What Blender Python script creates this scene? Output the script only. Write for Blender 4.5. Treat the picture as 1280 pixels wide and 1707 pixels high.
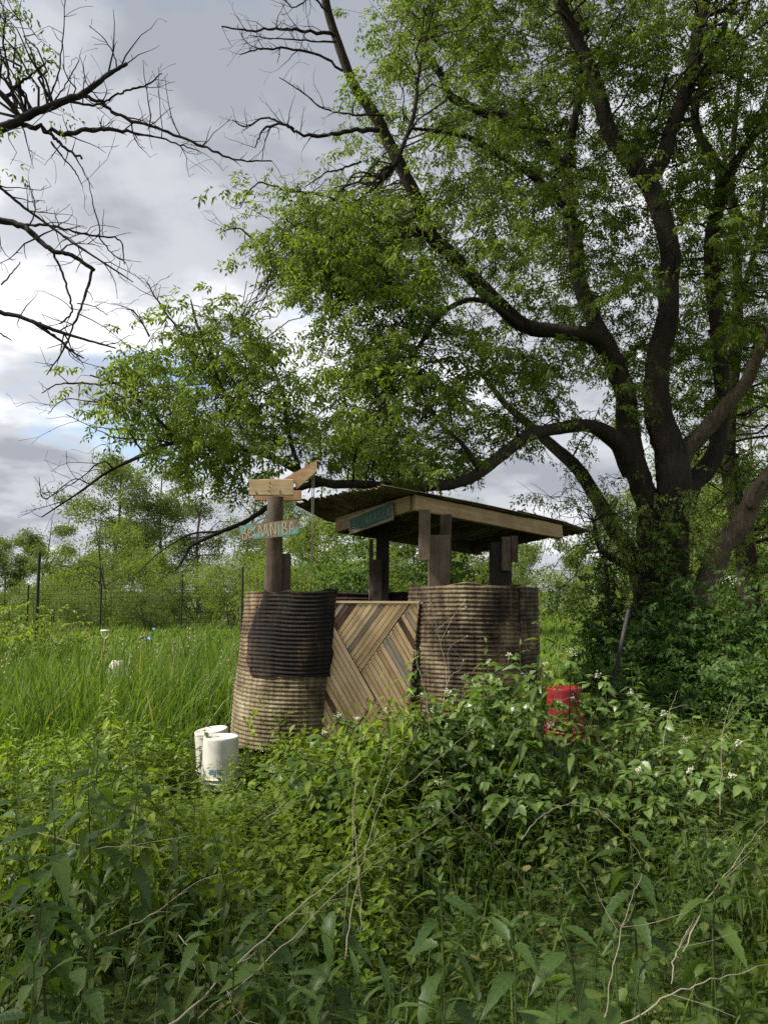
import bpy, math, random
import numpy as np
from mathutils import Matrix, Vector

R = math.radians
rng = np.random.default_rng(7)
random.seed(7)
for o in list(bpy.data.objects):
    bpy.data.objects.remove(o)
scene = bpy.context.scene
COL = scene.collection

# ------------------------------------------------------------------ camera, sky, sun, exposure
EYE = 1.45
FPX = 1300.0                       # focal length in photo pixels (photo 1280 x 1707)
PITCH = math.atan((985 - 853.5) / FPX)
cam_d = bpy.data.cameras.new('camera')
cam_d.sensor_fit = 'HORIZONTAL'
cam_d.sensor_width = 36.0
cam_d.lens = 36.0 * FPX / 1280.0
cam_d.clip_start = 0.05
cam_d.clip_end = 3000
cam = bpy.data.objects.new('camera', cam_d)
COL.objects.link(cam)
cam.location = (0, 0, EYE)
cam.rotation_euler = (math.pi / 2 + PITCH, 0, 0)
scene.camera = cam

TO_SUN = Vector((-0.68, -0.13, 0.72)).normalized()
sun_d = bpy.data.lights.new('sun', 'SUN')
sun_d.energy = 5.0
sun_d.angle = R(8)
sun_d.color = (1.0, 0.95, 0.86)
sun = bpy.data.objects.new('sun', sun_d)
COL.objects.link(sun)
sun.rotation_euler = TO_SUN.to_track_quat('Z', 'Y').to_euler()

world = bpy.data.worlds.new('World')
scene.world = world
world.use_nodes = True


def build_sky():
    nt = world.node_tree
    nt.nodes.clear()
    N = nt.nodes.new
    L = nt.links.new
    out = N('ShaderNodeOutputWorld')
    sky = N('ShaderNodeTexSky')
    sky.sky_type = 'NISHITA'
    sky.sun_disc = False
    sky.sun_elevation = math.asin(TO_SUN.z)
    sky.sun_rotation = math.atan2(TO_SUN.x, TO_SUN.y)
    bg_sky = N('ShaderNodeBackground')
    bg_sky.inputs['Strength'].default_value = 0.10
    L(sky.outputs[0], bg_sky.inputs['Color'])
    tc = N('ShaderNodeTexCoord')
    sep = N('ShaderNodeSeparateXYZ')
    L(tc.outputs['Generated'], sep.inputs[0])

    def math_(op, a, b=None, clamp=False):
        m = N('ShaderNodeMath')
        m.operation = op
        m.use_clamp = clamp
        for i, v in enumerate((a, b)):
            if v is None:
                continue
            if isinstance(v, (int, float)):
                m.inputs[i].default_value = v
            else:
                L(v, m.inputs[i])
        return m.outputs[0]
    zc = math_('ADD', math_('MAXIMUM', sep.outputs[2], 0.0), 0.22)
    comb = N('ShaderNodeCombineXYZ')
    L(math_('DIVIDE', sep.outputs[0], zc), comb.inputs[0])
    L(math_('DIVIDE', sep.outputs[1], zc), comb.inputs[1])

    def noise(scale, detail, rough, off, dist=0.0):
        mp = N('ShaderNodeMapping')
        mp.inputs['Location'].default_value = off
        L(comb.outputs[0], mp.inputs[0])
        n = N('ShaderNodeTexNoise')
        n.inputs['Scale'].default_value = scale
        n.inputs['Detail'].default_value = detail
        n.inputs['Roughness'].default_value = rough
        n.inputs['Distortion'].default_value = dist
        L(mp.outputs[0], n.inputs['Vector'])
        return n.outputs[0]
    n1 = noise(1.15, 7, 0.52, (6.4767, 3.0170, 3.2547), 0.35)
    n2 = noise(3.0, 6, 0.55, (8.3, 4.1, 0.0), 0.2)
    tone = math_('ADD', math_('MULTIPLY', n1, 0.62), math_('MULTIPLY', n2, 0.38))
    ramp = N('ShaderNodeValToRGB')
    cr = ramp.color_ramp
    cr.interpolation = 'EASE'
    cr.elements[0].position = 0.40
    cr.elements[0].color = (0.335, 0.358, 0.405, 1)
    cr.elements[1].position = 0.62
    cr.elements[1].color = (0.95, 0.96, 0.98, 1)
    e = cr.elements.new(0.50)
    e.color = (0.53, 0.548, 0.59, 1)
    L(tone, ramp.inputs[0])
    bg_cl = N('ShaderNodeBackground')
    L(ramp.outputs[0], bg_cl.inputs['Color'])
    bg_cl.inputs['Strength'].default_value = 0.66
    n3 = noise(1.7, 6, 0.55, (13.2490, 9.1466, 1.3908), 0.3)
    gap = N('ShaderNodeMapRange')
    gap.inputs['From Min'].default_value = 0.60
    gap.inputs['From Max'].default_value = 0.70
    gap.inputs['To Min'].default_value = 0.0
    gap.inputs['To Max'].default_value = 0.85
    L(n3, gap.inputs[0])
    mix = N('ShaderNodeMixShader')
    L(gap.outputs[0], mix.inputs[0])
    L(bg_cl.outputs[0], mix.inputs[1])
    L(bg_sky.outputs[0], mix.inputs[2])
    L(mix.outputs[0], out.inputs['Surface'])


build_sky()
vs = scene.view_settings
vs.view_transform = 'Standard'
vs.look = 'None'
vs.exposure = 0.95
vs.gamma = 1.0
vs.use_curve_mapping = False
scene.render.engine = 'CYCLES'
cy = scene.cycles
cy.max_bounces = 5
cy.diffuse_bounces = 3
cy.use_adaptive_sampling = True
cy.adaptive_threshold = 0.012
cy.glossy_bounces = 2
cy.transmission_bounces = 3
cy.transparent_max_bounces = 4
cy.caustics_reflective = False
cy.caustics_refractive = False
cy.sample_clamp_indirect = 6.0
cy.use_denoising = False

# ------------------------------------------------------------------ helpers
CP, SP = math.cos(PITCH), math.sin(PITCH)


def P(px, py, d):
    """photo pixel seen at forward distance d (metres) -> world point"""
    a = (px - 640.0) / FPX
    b = (853.5 - py) / FPX
    dy = CP - b * SP
    dz = SP + b * CP
    t = d / dy
    return np.array([a * t, d, EYE + dz * t])


def gz(x, y):
    r = np.clip((np.hypot(x, y) - 2) / 30, 0, 1)
    return 0.03 * np.sin(1.3 * x + 0.5) * np.sin(0.9 * y + 1.0) + 0.25 * r * np.sin(0.11 * x + 1.0) * np.sin(0.08 * y)


def make_mesh(name, V, faces, rnd=None, smooth=False):
    me = bpy.data.meshes.new(name)
    V = np.ascontiguousarray(V, dtype=np.float32)
    faces = [np.asarray(f, dtype=np.int32) for f in faces if len(f)]
    loops = np.concatenate([f.ravel() for f in faces])
    sizes = np.concatenate([np.full(len(f), f.shape[1], dtype=np.int32) for f in faces])
    starts = np.concatenate([[0], np.cumsum(sizes)[:-1]]).astype(np.int32)
    me.vertices.add(len(V))
    me.vertices.foreach_set('co', V.ravel())
    me.loops.add(len(loops))
    me.loops.foreach_set('vertex_index', loops)
    me.polygons.add(len(sizes))
    me.polygons.foreach_set('loop_start', starts)
    me.update(calc_edges=True)
    me.polygons.foreach_set('use_smooth', np.full(len(sizes), bool(smooth)))
    if rnd is not None:
        rnd = np.asarray(rnd, dtype=np.float32)
        if rnd.ndim == 1:
            rnd = np.column_stack([rnd, np.full(len(rnd), 0.5), np.full(len(rnd), 0.5)])
        for i, nm in enumerate(('rnd', 'along', 'across')):
            if i and np.ptp(rnd[:, i]) == 0:
                continue
            at = me.attributes.new(nm, 'FLOAT', 'POINT')
            at.data.foreach_set('value', np.ascontiguousarray(rnd[:, i], dtype=np.float32))
    return me


class MB:
    """collects vertices and faces of ONE mesh"""

    def __init__(self):
        self.V, self.F, self.Rn, self.n = [], {}, [], 0

    def add(self, V, faces, rnd=0.5):
        V = np.asarray(V, dtype=float).reshape(-1, 3)
        for f in faces:
            f = np.asarray(f, dtype=np.int64)
            if len(f):
                self.F.setdefault(f.shape[1], []).append(f + self.n)
        self.V.append(V)
        rnd = np.asarray(rnd, dtype=float)
        if rnd.ndim < 2:
            rnd = np.column_stack([np.broadcast_to(rnd, (len(V),)), np.full(len(V), 0.5), np.full(len(V), 0.5)])
        self.Rn.append(rnd)
        self.n += len(V)

    def tube(self, pts, radii, sides=8, cap=True, wob=0.0, rnd=0.5):
        pts = np.asarray(pts, dtype=float)
        radii = np.asarray(radii, dtype=float)
        n = len(pts)
        tan = np.gradient(pts, axis=0)
        tan /= (np.linalg.norm(tan, axis=1)[:, None] + 1e-9)
        ref = np.array([0, 0, 1.0]) if abs(tan[0][2]) < 0.9 else np.array([1.0, 0, 0])
        u = np.cross(ref, tan[0])
        u /= np.linalg.norm(u)
        ang = np.linspace(0, 2 * math.pi, sides, endpoint=False)
        rings = []
        for i in range(n):
            u = u - tan[i] * np.dot(u, tan[i])
            u /= (np.linalg.norm(u) + 1e-9)
            v = np.cross(tan[i], u)
            rr = radii[i] * (1 + (wob * rng.normal(size=sides) if wob else 0))
            rings.append(pts[i] + (np.cos(ang) * rr)[:, None] * u + (np.sin(ang) * rr)[:, None] * v)
        V = np.concatenate(rings)
        k = np.arange(sides)
        k2 = (k + 1) % sides
        Q = np.concatenate([np.stack([i * sides + k, i * sides + k2, (i + 1) * sides + k2, (i + 1) * sides + k], 1) for i in range(n - 1)])
        fs = [Q]
        if cap:
            fs.append(np.array([list(range((n - 1) * sides, n * sides))]))
            fs.append(np.array([list(range(sides))[::-1]]))
        self.add(V, fs, rnd)

    def box(self, c, s, M=None):
        c = np.asarray(c, float)
        s = np.asarray(s, float) / 2
        V = np.array([[x, y, z] for x in (-1, 1) for y in (-1, 1) for z in (-1, 1)]) * s
        if M is not None:
            V = V @ np.asarray(M).T
        self.add(V + c, [[[0, 1, 3, 2], [4, 6, 7, 5], [0, 4, 5, 1], [2, 3, 7, 6], [0, 2, 6, 4], [1, 5, 7, 3]]])

    def lathe(self, prof, c=(0, 0, 0), sides=32, M=None, close=True):
        prof = np.asarray(prof, float)
        ang = np.linspace(0, 2 * math.pi, sides, endpoint=False)
        V = np.stack([prof[:, 0][:, None] * np.cos(ang), prof[:, 0][:, None] * np.sin(ang), np.repeat(prof[:, 1][:, None], sides, 1)], 2).reshape(-1, 3)
        if M is not None:
            V = V @ np.asarray(M).T
        k = np.arange(sides)
        k2 = (k + 1) % sides
        Q = np.concatenate([np.stack([i * sides + k, i * sides + k2, (i + 1) * sides + k2, (i + 1) * sides + k], 1) for i in range(len(prof) - 1)])
        self.add(V + np.asarray(c, float), [Q])

    def scatter(self, tmpls, pos, rot, scale, rnd=None, idx=None):
        """tmpls: list of (V, [faces]); pos (N,3), rot (N,3,3), scale (N,) or (N,3)"""
        pos = np.asarray(pos, float)
        N = len(pos)
        if N == 0:
            return
        if idx is None:
            idx = rng.integers(0, len(tmpls), N)
        if rnd is None:
            rnd = rng.random(N)
        scale = np.asarray(scale, float)
        if scale.ndim == 0:
            scale = np.full(N, float(scale))
        if scale.ndim == 1:
            scale = np.repeat(scale[:, None], 3, 1)
        for t, tm in enumerate(tmpls):
            TV, TF = tm[0], tm[1]
            trnd = tm[2] if len(tm) > 2 else None
            m = np.where(idx == t)[0]
            if len(m) == 0:
                continue
            TVs = TV[None, :, :] * scale[m][:, None, :]
            V = np.einsum('nij,nvj->nvi', rot[m], TVs) + pos[m][:, None, :]
            nv = len(TV)
            off = (np.arange(len(m)) * nv)[:, None, None]
            fs = [(np.asarray(f)[None] + off).reshape(-1, np.asarray(f).shape[1]) for f in TF if len(f)]
            rv = np.repeat(rnd[m][:, None], nv, 1)
            if trnd is not None:
                if trnd.ndim == 1:
                    trnd = np.column_stack([trnd, np.full(nv, 0.5), np.full(nv, 0.5)])
                rv = np.clip(rv * 0.6 + trnd[None, :, 0] * 0.4, 0, 1)
                rv = np.stack([rv, np.broadcast_to(trnd[:, 1], rv.shape), np.broadcast_to(trnd[:, 2], rv.shape)], 2).reshape(-1, 3)
            else:
                rv = rv.ravel()
            self.add(V.reshape(-1, 3), fs, rv)

    def arrays(self):
        return np.concatenate(self.V), [np.concatenate(v) for v in self.F.values()], np.concatenate(self.Rn)

    def mesh(self, name, smooth=False):
        V, F, r = self.arrays()
        return make_mesh(name, V, F, r, smooth)

    def build(self, name, material, parent=None, smooth=False):
        return obj(name, self.mesh(name, smooth), material, parent)


def obj(name, me, material=None, parent=None):
    if material is not None and len(me.materials) == 0:
        me.materials.append(material)
    o = bpy.data.objects.new(name, me)
    COL.objects.link(o)
    o.parent = parent
    return o


def empty(name, loc=(0, 0, 0), rz=0.0):
    o = bpy.data.objects.new(name, None)
    o.empty_display_size = 0.1
    COL.objects.link(o)
    o.location = [float(v) for v in loc]
    o.rotation_euler = (0, 0, rz)
    return o


def tag(o, label=None, cat=None, group=None, kind=None):
    for k, v in (('label', label), ('category', cat), ('group', group), ('kind', kind)):
        if v:
            o[k] = v
    return o


def copy_tree(o, parent=None):
    c = o.copy()
    COL.objects.link(c)
    c.parent = parent
    for ch in o.children:
        copy_tree(ch, c)
    return c


def rotm(yaw, pitch, roll):
    yaw, pitch, roll = np.broadcast_arrays(np.asarray(yaw, float), np.asarray(pitch, float), np.asarray(roll, float))
    cy_, sy_, cp, sp, cr, sr = np.cos(yaw), np.sin(yaw), np.cos(pitch), np.sin(pitch), np.cos(roll), np.sin(roll)
    M = np.empty(yaw.shape + (3, 3))
    M[..., 0, 0] = cy_ * cp
    M[..., 0, 1] = cy_ * sp * sr - sy_ * cr
    M[..., 0, 2] = cy_ * sp * cr + sy_ * sr
    M[..., 1, 0] = sy_ * cp
    M[..., 1, 1] = sy_ * sp * sr + cy_ * cr
    M[..., 1, 2] = sy_ * sp * cr - cy_ * sr
    M[..., 2, 0] = -sp
    M[..., 2, 1] = cp * sr
    M[..., 2, 2] = cp * cr
    return M


def smooth_path(ctrl, n=8):
    """Catmull-Rom through rows (any columns)"""
    c = np.asarray(ctrl, float)
    c = np.vstack([2 * c[0] - c[1], c, 2 * c[-1] - c[-2]])
    out = []
    for i in range(1, len(c) - 2):
        p0, p1, p2, p3 = c[i - 1], c[i], c[i + 1], c[i + 2]
        for t in np.linspace(0, 1, n, endpoint=False):
            out.append(0.5 * ((2 * p1) + (-p0 + p2) * t + (2 * p0 - 5 * p1 + 4 * p2 - p3) * t * t + (-p0 + 3 * p1 - 3 * p2 + p3) * t ** 3))
    out.append(c[-2])
    return np.array(out)


# ------------------------------------------------------------------ materials
def new_mat(name):
    m = bpy.data.materials.new(name)
    m.use_nodes = True
    nt = m.node_tree
    nt.nodes.clear()
    out = nt.nodes.new('ShaderNodeOutputMaterial')
    return m, nt, out


def nnode(nt, typ, **kw):
    n = nt.nodes.new(typ)
    for k, v in kw.items():
        if k in n.inputs:
            n.inputs[k].default_value = v
        else:
            setattr(n, k, v)
    return n


def ramp_node(nt, stops, src):
    r = nt.nodes.new('ShaderNodeValToRGB')
    cr = r.color_ramp
    while len(cr.elements) > 1:
        cr.elements.remove(cr.elements[-1])
    cr.elements[0].position = stops[0][0]
    cr.elements[0].color = (*stops[0][1], 1)
    for p, c in stops[1:]:
        e = cr.elements.new(p)
        e.color = (*c, 1)
    nt.links.new(src, r.inputs[0])
    return r.outputs[0]


def tex_coord(nt, scale=(1, 1, 1), which='Object', rot=(0, 0, 0)):
    tc = nt.nodes.new('ShaderNodeTexCoord')
    mp = nt.nodes.new('ShaderNodeMapping')
    mp.inputs['Scale'].default_value = scale
    mp.inputs['Rotation'].default_value = rot
    nt.links.new(tc.outputs[which], mp.inputs[0])
    return mp.outputs[0]


def noise_node(nt, vec, scale, detail=4, rough=0.55, dist=0.0):
    n = nnode(nt, 'ShaderNodeTexNoise', Scale=scale, Detail=detail, Roughness=rough, Distortion=dist)
    nt.links.new(vec, n.inputs['Vector'])
    return n.outputs[0]


def bump(nt, h, strength=0.5, dist=0.01):
    b = nnode(nt, 'ShaderNodeBump', Strength=strength, Distance=dist)
    nt.links.new(h, b.inputs['Height'])
    return b.outputs[0]


def principled(nt, out, color, rough=0.6, spec=0.3, normal=None, metallic=0.0):
    p = nt.nodes.new('ShaderNodeBsdfPrincipled')
    if isinstance(color, (tuple, list)):
        p.inputs['Base Color'].default_value = (*color, 1)
    else:
        nt.links.new(color, p.inputs['Base Color'])
    if isinstance(rough, (int, float)):
        p.inputs['Roughness'].default_value = rough
    else:
        nt.links.new(rough, p.inputs['Roughness'])
    p.inputs['Specular IOR Level'].default_value = spec
    p.inputs['Metallic'].default_value = metallic
    if normal is not None:
        nt.links.new(normal, p.inputs['Normal'])
    if out is not None:
        nt.links.new(p.outputs[0], out.inputs['Surface'])
    return p


def leaf_mat(name, stops, transl=0.42, rough=0.5, spec=0.2, tint=(1.25, 1.25, 0.4), patch=0.35, veins=False, dry=0.03):
    m, nt, out = new_mat(name)
    at = nt.nodes.new('ShaderNodeAttribute')
    at.attribute_name = 'rnd'
    oi = nt.nodes.new('ShaderNodeObjectInfo')
    vec = tex_coord(nt, (1, 1, 1))
    nz = noise_node(nt, vec, 0.9, 2)
    a = nnode(nt, 'ShaderNodeMath', operation='ADD')
    nt.links.new(at.outputs['Fac'], a.inputs[0])
    nt.links.new(oi.outputs['Random'], a.inputs[1])
    fr = nnode(nt, 'ShaderNodeMath', operation='FRACT')
    nt.links.new(a.outputs[0], fr.inputs[0])
    mx = nnode(nt, 'ShaderNodeMix', data_type='FLOAT')
    mx.inputs[0].default_value = patch
    nt.links.new(fr.outputs[0], mx.inputs[2])
    nt.links.new(nz, mx.inputs[3])
    col = ramp_node(nt, stops, mx.outputs[0])
    gt = nnode(nt, 'ShaderNodeMath', operation='GREATER_THAN')
    nt.links.new(fr.outputs[0], gt.inputs[0])
    gt.inputs[1].default_value = 1.0 - dry
    dm = nnode(nt, 'ShaderNodeMix', data_type='RGBA')
    nt.links.new(gt.outputs[0], dm.inputs[0])
    nt.links.new(col, dm.inputs[6])
    dm.inputs[7].default_value = (0.30, 0.25, 0.11, 1)
    col = dm.outputs[2]
    nrm = None
    if veins:
        al = nt.nodes.new('ShaderNodeAttribute')
        al.attribute_name = 'along'
        ac = nt.nodes.new('ShaderNodeAttribute')
        ac.attribute_name = 'across'

        def mm(op, a_, b_=None, c_=None):
            q = nnode(nt, 'ShaderNodeMath', operation=op)
            for i_, v_ in enumerate((a_, b_, c_)):
                if v_ is None:
                    continue
                if isinstance(v_, (int, float)):
                    q.inputs[i_].default_value = v_
                else:
                    nt.links.new(v_, q.inputs[i_])
            return q.outputs[0]
        side = mm('SINE', mm('MULTIPLY', mm('SUBTRACT', al.outputs['Fac'], mm('MULTIPLY', ac.outputs['Fac'], 0.16)), 46.0))
        side = mm('POWER', mm('MULTIPLY_ADD', side, 0.5, 0.5), 5.0)
        mid = mm('SUBTRACT', 1.0, mm('MULTIPLY', ac.outputs['Fac'], 9.0))
        mid = mm('MAXIMUM', mid, 0.0)
        vein = mm('MAXIMUM', mid, mm('MULTIPLY', side, 0.55))
        vm = nnode(nt, 'ShaderNodeMix', data_type='RGBA', blend_type='MIX')
        nt.links.new(mm('MULTIPLY', vein, 0.42), vm.inputs[0])
        nt.links.new(col, vm.inputs[6])
        vm.inputs[7].default_value = (0.17, 0.22, 0.08, 1)
        col = vm.outputs[2]
        nrm = bump(nt, vein, -0.5, 0.004)
    p = principled(nt, None, col, rough, spec, nrm)
    tr = nt.nodes.new('ShaderNodeBsdfTranslucent')
    mul = nnode(nt, 'ShaderNodeMix', data_type='RGBA', blend_type='MULTIPLY')
    mul.inputs[0].default_value = 1.0
    nt.links.new(col, mul.inputs[6])
    mul.inputs[7].default_value = (*tint, 1)
    nt.links.new(mul.outputs[2], tr.inputs['Color'])
    ms = nt.nodes.new('ShaderNodeMixShader')
    ms.inputs[0].default_value = transl
    nt.links.new(p.outputs[0], ms.inputs[1])
    nt.links.new(tr.outputs[0], ms.inputs[2])
    nt.links.new(ms.outputs[0], out.inputs['Surface'])
    return m


def bark_mat(name, c0, c1, scale=1.0):
    m, nt, out = new_mat(name)
    vec = tex_coord(nt, (9 * scale, 9 * scale, 1.6 * scale))
    n1 = noise_node(nt, vec, 3.0, 6, 0.65, 0.6)
    v2 = tex_coord(nt, (1, 1, 1))
    n2 = noise_node(nt, v2, 2.2, 4)
    mx = nnode(nt, 'ShaderNodeMix', data_type='FLOAT')
    mx.inputs[0].default_value = 0.4
    nt.links.new(n1, mx.inputs[2])
    nt.links.new(n2, mx.inputs[3])
    col = ramp_node(nt, [(0.32, c0), (0.62, c1)], mx.outputs[0])
    principled(nt, out, col, 0.9, 0.15, bump(nt, n1, 0.9, 0.03))
    return m


def wood_mat(name, c0, c1, c2, grain=1.0, rough=0.75):
    """grain runs along local X"""
    m, nt, out = new_mat(name)
    tc = nt.nodes.new('ShaderNodeTexCoord')
    oi = nt.nodes.new('ShaderNodeObjectInfo')
    add = nnode(nt, 'ShaderNodeVectorMath', operation='ADD')
    sc = nnode(nt, 'ShaderNodeMath', operation='MULTIPLY')
    sc.inputs[1].default_value = 37.0
    nt.links.new(oi.outputs['Random'], sc.inputs[0])
    nt.links.new(tc.outputs['Object'], add.inputs[0])
    nt.links.new(sc.outputs[0], add.inputs[1])
    mp = nt.nodes.new('ShaderNodeMapping')
    mp.inputs['Scale'].default_value = (2.2, 45 * grain, 45 * grain)
    nt.links.new(add.outputs[0], mp.inputs[0])
    n1 = noise_node(nt, mp.outputs[0], 1.0, 5, 0.6, 0.8)
    n2 = noise_node(nt, add.outputs[0], 7.0, 4, 0.6)
    mx = nnode(nt, 'ShaderNodeMix', data_type='FLOAT')
    mx.inputs[0].default_value = 0.45
    nt.links.new(n1, mx.inputs[2])
    nt.links.new(n2, mx.inputs[3])
    ad = nnode(nt, 'ShaderNodeMath', operation='MULTIPLY_ADD')
    nt.links.new(oi.outputs['Random'], ad.inputs[0])
    ad.inputs[1].default_value = 0.22
    ad.inputs[2].default_value = -0.11
    ad2 = nnode(nt, 'ShaderNodeMath', operation='ADD')
    nt.links.new(mx.outputs[0], ad2.inputs[0])
    nt.links.new(ad.outputs[0], ad2.inputs[1])
    col = ramp_node(nt, [(0.28, c0), (0.5, c1), (0.7, c2)], ad2.outputs[0])
    principled(nt, out, col, rough, 0.25, bump(nt, n1, 0.35, 0.004))
    return m


def rust_mat(name, stops, rough=0.85, streak=0.35, soot=None):
    m, nt, out = new_mat(name)
    vec = tex_coord(nt, (1, 1, 1))
    n1 = noise_node(nt, vec, 3.4, 9, 0.66, 0.6)
    v2 = tex_coord(nt, (14, 14, 1.2))
    n2 = noise_node(nt, v2, 1.6, 5, 0.6)
    v3 = tex_coord(nt, (1, 1, 1))
    n3 = noise_node(nt, v3, 60.0, 4, 0.7)
    mx = nnode(nt, 'ShaderNodeMix', data_type='FLOAT')
    mx.inputs[0].default_value = streak
    nt.links.new(n1, mx.inputs[2])
    nt.links.new(n2, mx.inputs[3])
    mx2 = nnode(nt, 'ShaderNodeMix', data_type='FLOAT')
    mx2.inputs[0].default_value = 0.25
    nt.links.new(mx.outputs[0], mx2.inputs[2])
    nt.links.new(n3, mx2.inputs[3])
    col = ramp_node(nt, stops, mx2.outputs[0])
    if soot:
        # smoke stain with a ragged border, strongest at the end of the sheet next to the door
        tc = nt.nodes.new('ShaderNodeTexCoord')
        sp = nt.nodes.new('ShaderNodeSeparateXYZ')
        nt.links.new(tc.outputs['Object'], sp.inputs[0])
        a = nnode(nt, 'ShaderNodeMath', operation='MULTIPLY_ADD')
        nt.links.new(n1, a.inputs[0])
        a.inputs[1].default_value = 0.75
        nt.links.new(sp.outputs[0], a.inputs[2])
        mr = nnode(nt, 'ShaderNodeMapRange')
        mr.inputs['From Min'].default_value = soot[0]
        mr.inputs['From Max'].default_value = soot[1]
        mr.inputs['To Max'].default_value = 0.85
        nt.links.new(a.outputs[0], mr.inputs[0])
        sm_ = nnode(nt, 'ShaderNodeMix', data_type='RGBA')
        nt.links.new(mr.outputs[0], sm_.inputs[0])
        nt.links.new(col, sm_.inputs[6])
        sm_.inputs[7].default_value = (0.022, 0.017, 0.013, 1)
        col = sm_.outputs[2]
    principled(nt, out, col, rough, 0.25, bump(nt, n3, 0.3, 0.003), 0.0)
    return m


def plain_mat(name, c, rough=0.5, spec=0.4, dirt=0.25, dirt_col=(0.2, 0.17, 0.12), dscale=9.0):
    m, nt, out = new_mat(name)
    vec = tex_coord(nt, (1, 1, 1))
    n1 = noise_node(nt, vec, dscale, 7, 0.65)
    d = tuple(c[i] * (1 - dirt) + dirt_col[i] * dirt for i in range(3))
    col = ramp_node(nt, [(0.35, d), (0.6, c)], n1)
    principled(nt, out, col, rough, spec, bump(nt, n1, 0.08, 0.004))
    return m


M = {}
M['leaf_tree'] = leaf_mat('tree leaves', [(0.1, (0.060, 0.104, 0.018)), (0.5, (0.112, 0.168, 0.028)), (0.85, (0.21, 0.275, 0.048))], 0.57, tint=(1.3, 1.25, 0.42), patch=0.5, dry=0.0)
M['leaf_left'] = leaf_mat('left tree leaves', [(0.1, (0.05, 0.095, 0.016)), (0.9, (0.14, 0.20, 0.035))], 0.52, dry=0.0)
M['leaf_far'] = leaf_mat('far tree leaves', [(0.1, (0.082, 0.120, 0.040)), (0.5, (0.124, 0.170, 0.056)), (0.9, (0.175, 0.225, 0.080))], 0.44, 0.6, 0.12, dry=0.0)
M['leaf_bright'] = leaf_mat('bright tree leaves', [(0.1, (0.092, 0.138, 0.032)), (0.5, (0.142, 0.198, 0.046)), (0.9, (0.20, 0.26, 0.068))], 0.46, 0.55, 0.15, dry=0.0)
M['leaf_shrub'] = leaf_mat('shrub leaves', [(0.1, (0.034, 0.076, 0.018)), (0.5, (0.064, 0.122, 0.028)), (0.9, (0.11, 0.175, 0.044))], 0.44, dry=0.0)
M['leaf_yellow'] = leaf_mat('yellow green leaves', [(0.1, (0.105, 0.175, 0.018)), (0.5, (0.165, 0.245, 0.028)), (0.9, (0.255, 0.33, 0.042))], 0.48, veins=True, dry=0.004)  # raised albedo paints sunlight onto the weeds before the buckets
M['leaf_bramble'] = leaf_mat('bramble leaves', [(0.1, (0.066, 0.120, 0.026)), (0.5, (0.112, 0.182, 0.040)), (0.9, (0.18, 0.255, 0.062))], 0.42, 0.38, 0.38, veins=True, dry=0.0)
M['leaf_nettle'] = leaf_mat('nettle leaves', [(0.1, (0.040, 0.086, 0.020)), (0.5, (0.074, 0.136, 0.030)), (0.9, (0.13, 0.205, 0.042))], 0.46, 0.42, 0.32, veins=True, dry=0.0)
M['leaf_under'] = leaf_mat('undergrowth leaves', [(0.05, (0.040, 0.076, 0.016)), (0.5, (0.088, 0.140, 0.028)), (0.95, (0.18, 0.235, 0.046))], 0.46, 0.45, 0.28, veins=True, dry=0.006)
M['grass'] = leaf_mat('grass blades', [(0.05, (0.064, 0.118, 0.018)), (0.5, (0.108, 0.180, 0.028)), (0.95, (0.18, 0.255, 0.048))], 0.44, 0.55, 0.18, dry=0.02)
M['meadow'] = leaf_mat('meadow blades', [(0.05, (0.080, 0.145, 0.024)), (0.5, (0.120, 0.200, 0.034)), (0.95, (0.19, 0.265, 0.060))], 0.40, 0.6, 0.15, dry=0.04)
M['stem'] = plain_mat('green stems', (0.07, 0.11, 0.03), 0.6, 0.3, 0.5, (0.07, 0.04, 0.03))
M['stem_dark'] = plain_mat('brown canes', (0.07, 0.045, 0.03), 0.7, 0.2, 0.5, (0.03, 0.02, 0.015))
M['dry'] = plain_mat('dry pale stems', (0.37, 0.325, 0.235), 0.8, 0.2, 0.55, (0.19, 0.15, 0.10), 14)
M['flower'] = plain_mat('white flower heads', (0.62, 0.61, 0.47), 0.7, 0.2, 0.5, (0.34, 0.40, 0.20), 90)
M['bark'] = bark_mat('bark', (0.012, 0.009, 0.008), (0.048, 0.038, 0.030))
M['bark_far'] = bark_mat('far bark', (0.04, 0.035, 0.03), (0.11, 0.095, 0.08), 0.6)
M['bark_pale'] = bark_mat('bare pale wood', (0.035, 0.025, 0.018), (0.145, 0.112, 0.082))
M['bark_dead'] = bark_mat('dead dark branches', (0.010, 0.008, 0.008), (0.035, 0.028, 0.026))
M['wood_tan'] = wood_mat('tan plank', (0.42, 0.26, 0.125), (0.62, 0.435, 0.245), (0.73, 0.55, 0.345))
M['wood_grey'] = wood_mat('grey plank', (0.17, 0.135, 0.10), (0.29, 0.235, 0.175), (0.40, 0.335, 0.255))
M['wood_dark'] = wood_mat('dark brown plank', (0.05, 0.028, 0.018), (0.11, 0.065, 0.042), (0.17, 0.11, 0.07))
M['wood_orange'] = wood_mat('reddish plank', (0.26, 0.13, 0.06), (0.42, 0.24, 0.12), (0.52, 0.33, 0.18))
M['wood_post'] = wood_mat('weathered post', (0.035, 0.024, 0.017), (0.085, 0.060, 0.042), (0.145, 0.107, 0.078), 0.6)
M['wood_black'] = wood_mat('charred post', (0.012, 0.009, 0.008), (0.030, 0.022, 0.017), (0.06, 0.045, 0.033))
M['wood_beam'] = wood_mat('roof beam', (0.15, 0.095, 0.048), (0.29, 0.20, 0.105), (0.42, 0.31, 0.18))
M['rust'] = rust_mat('rusty sheet', [(0.40, (0.012, 0.008, 0.005)), (0.47, (0.052, 0.031, 0.016)), (0.53, (0.115, 0.076, 0.041)), (0.60, (0.21, 0.17, 0.115))])
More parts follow.
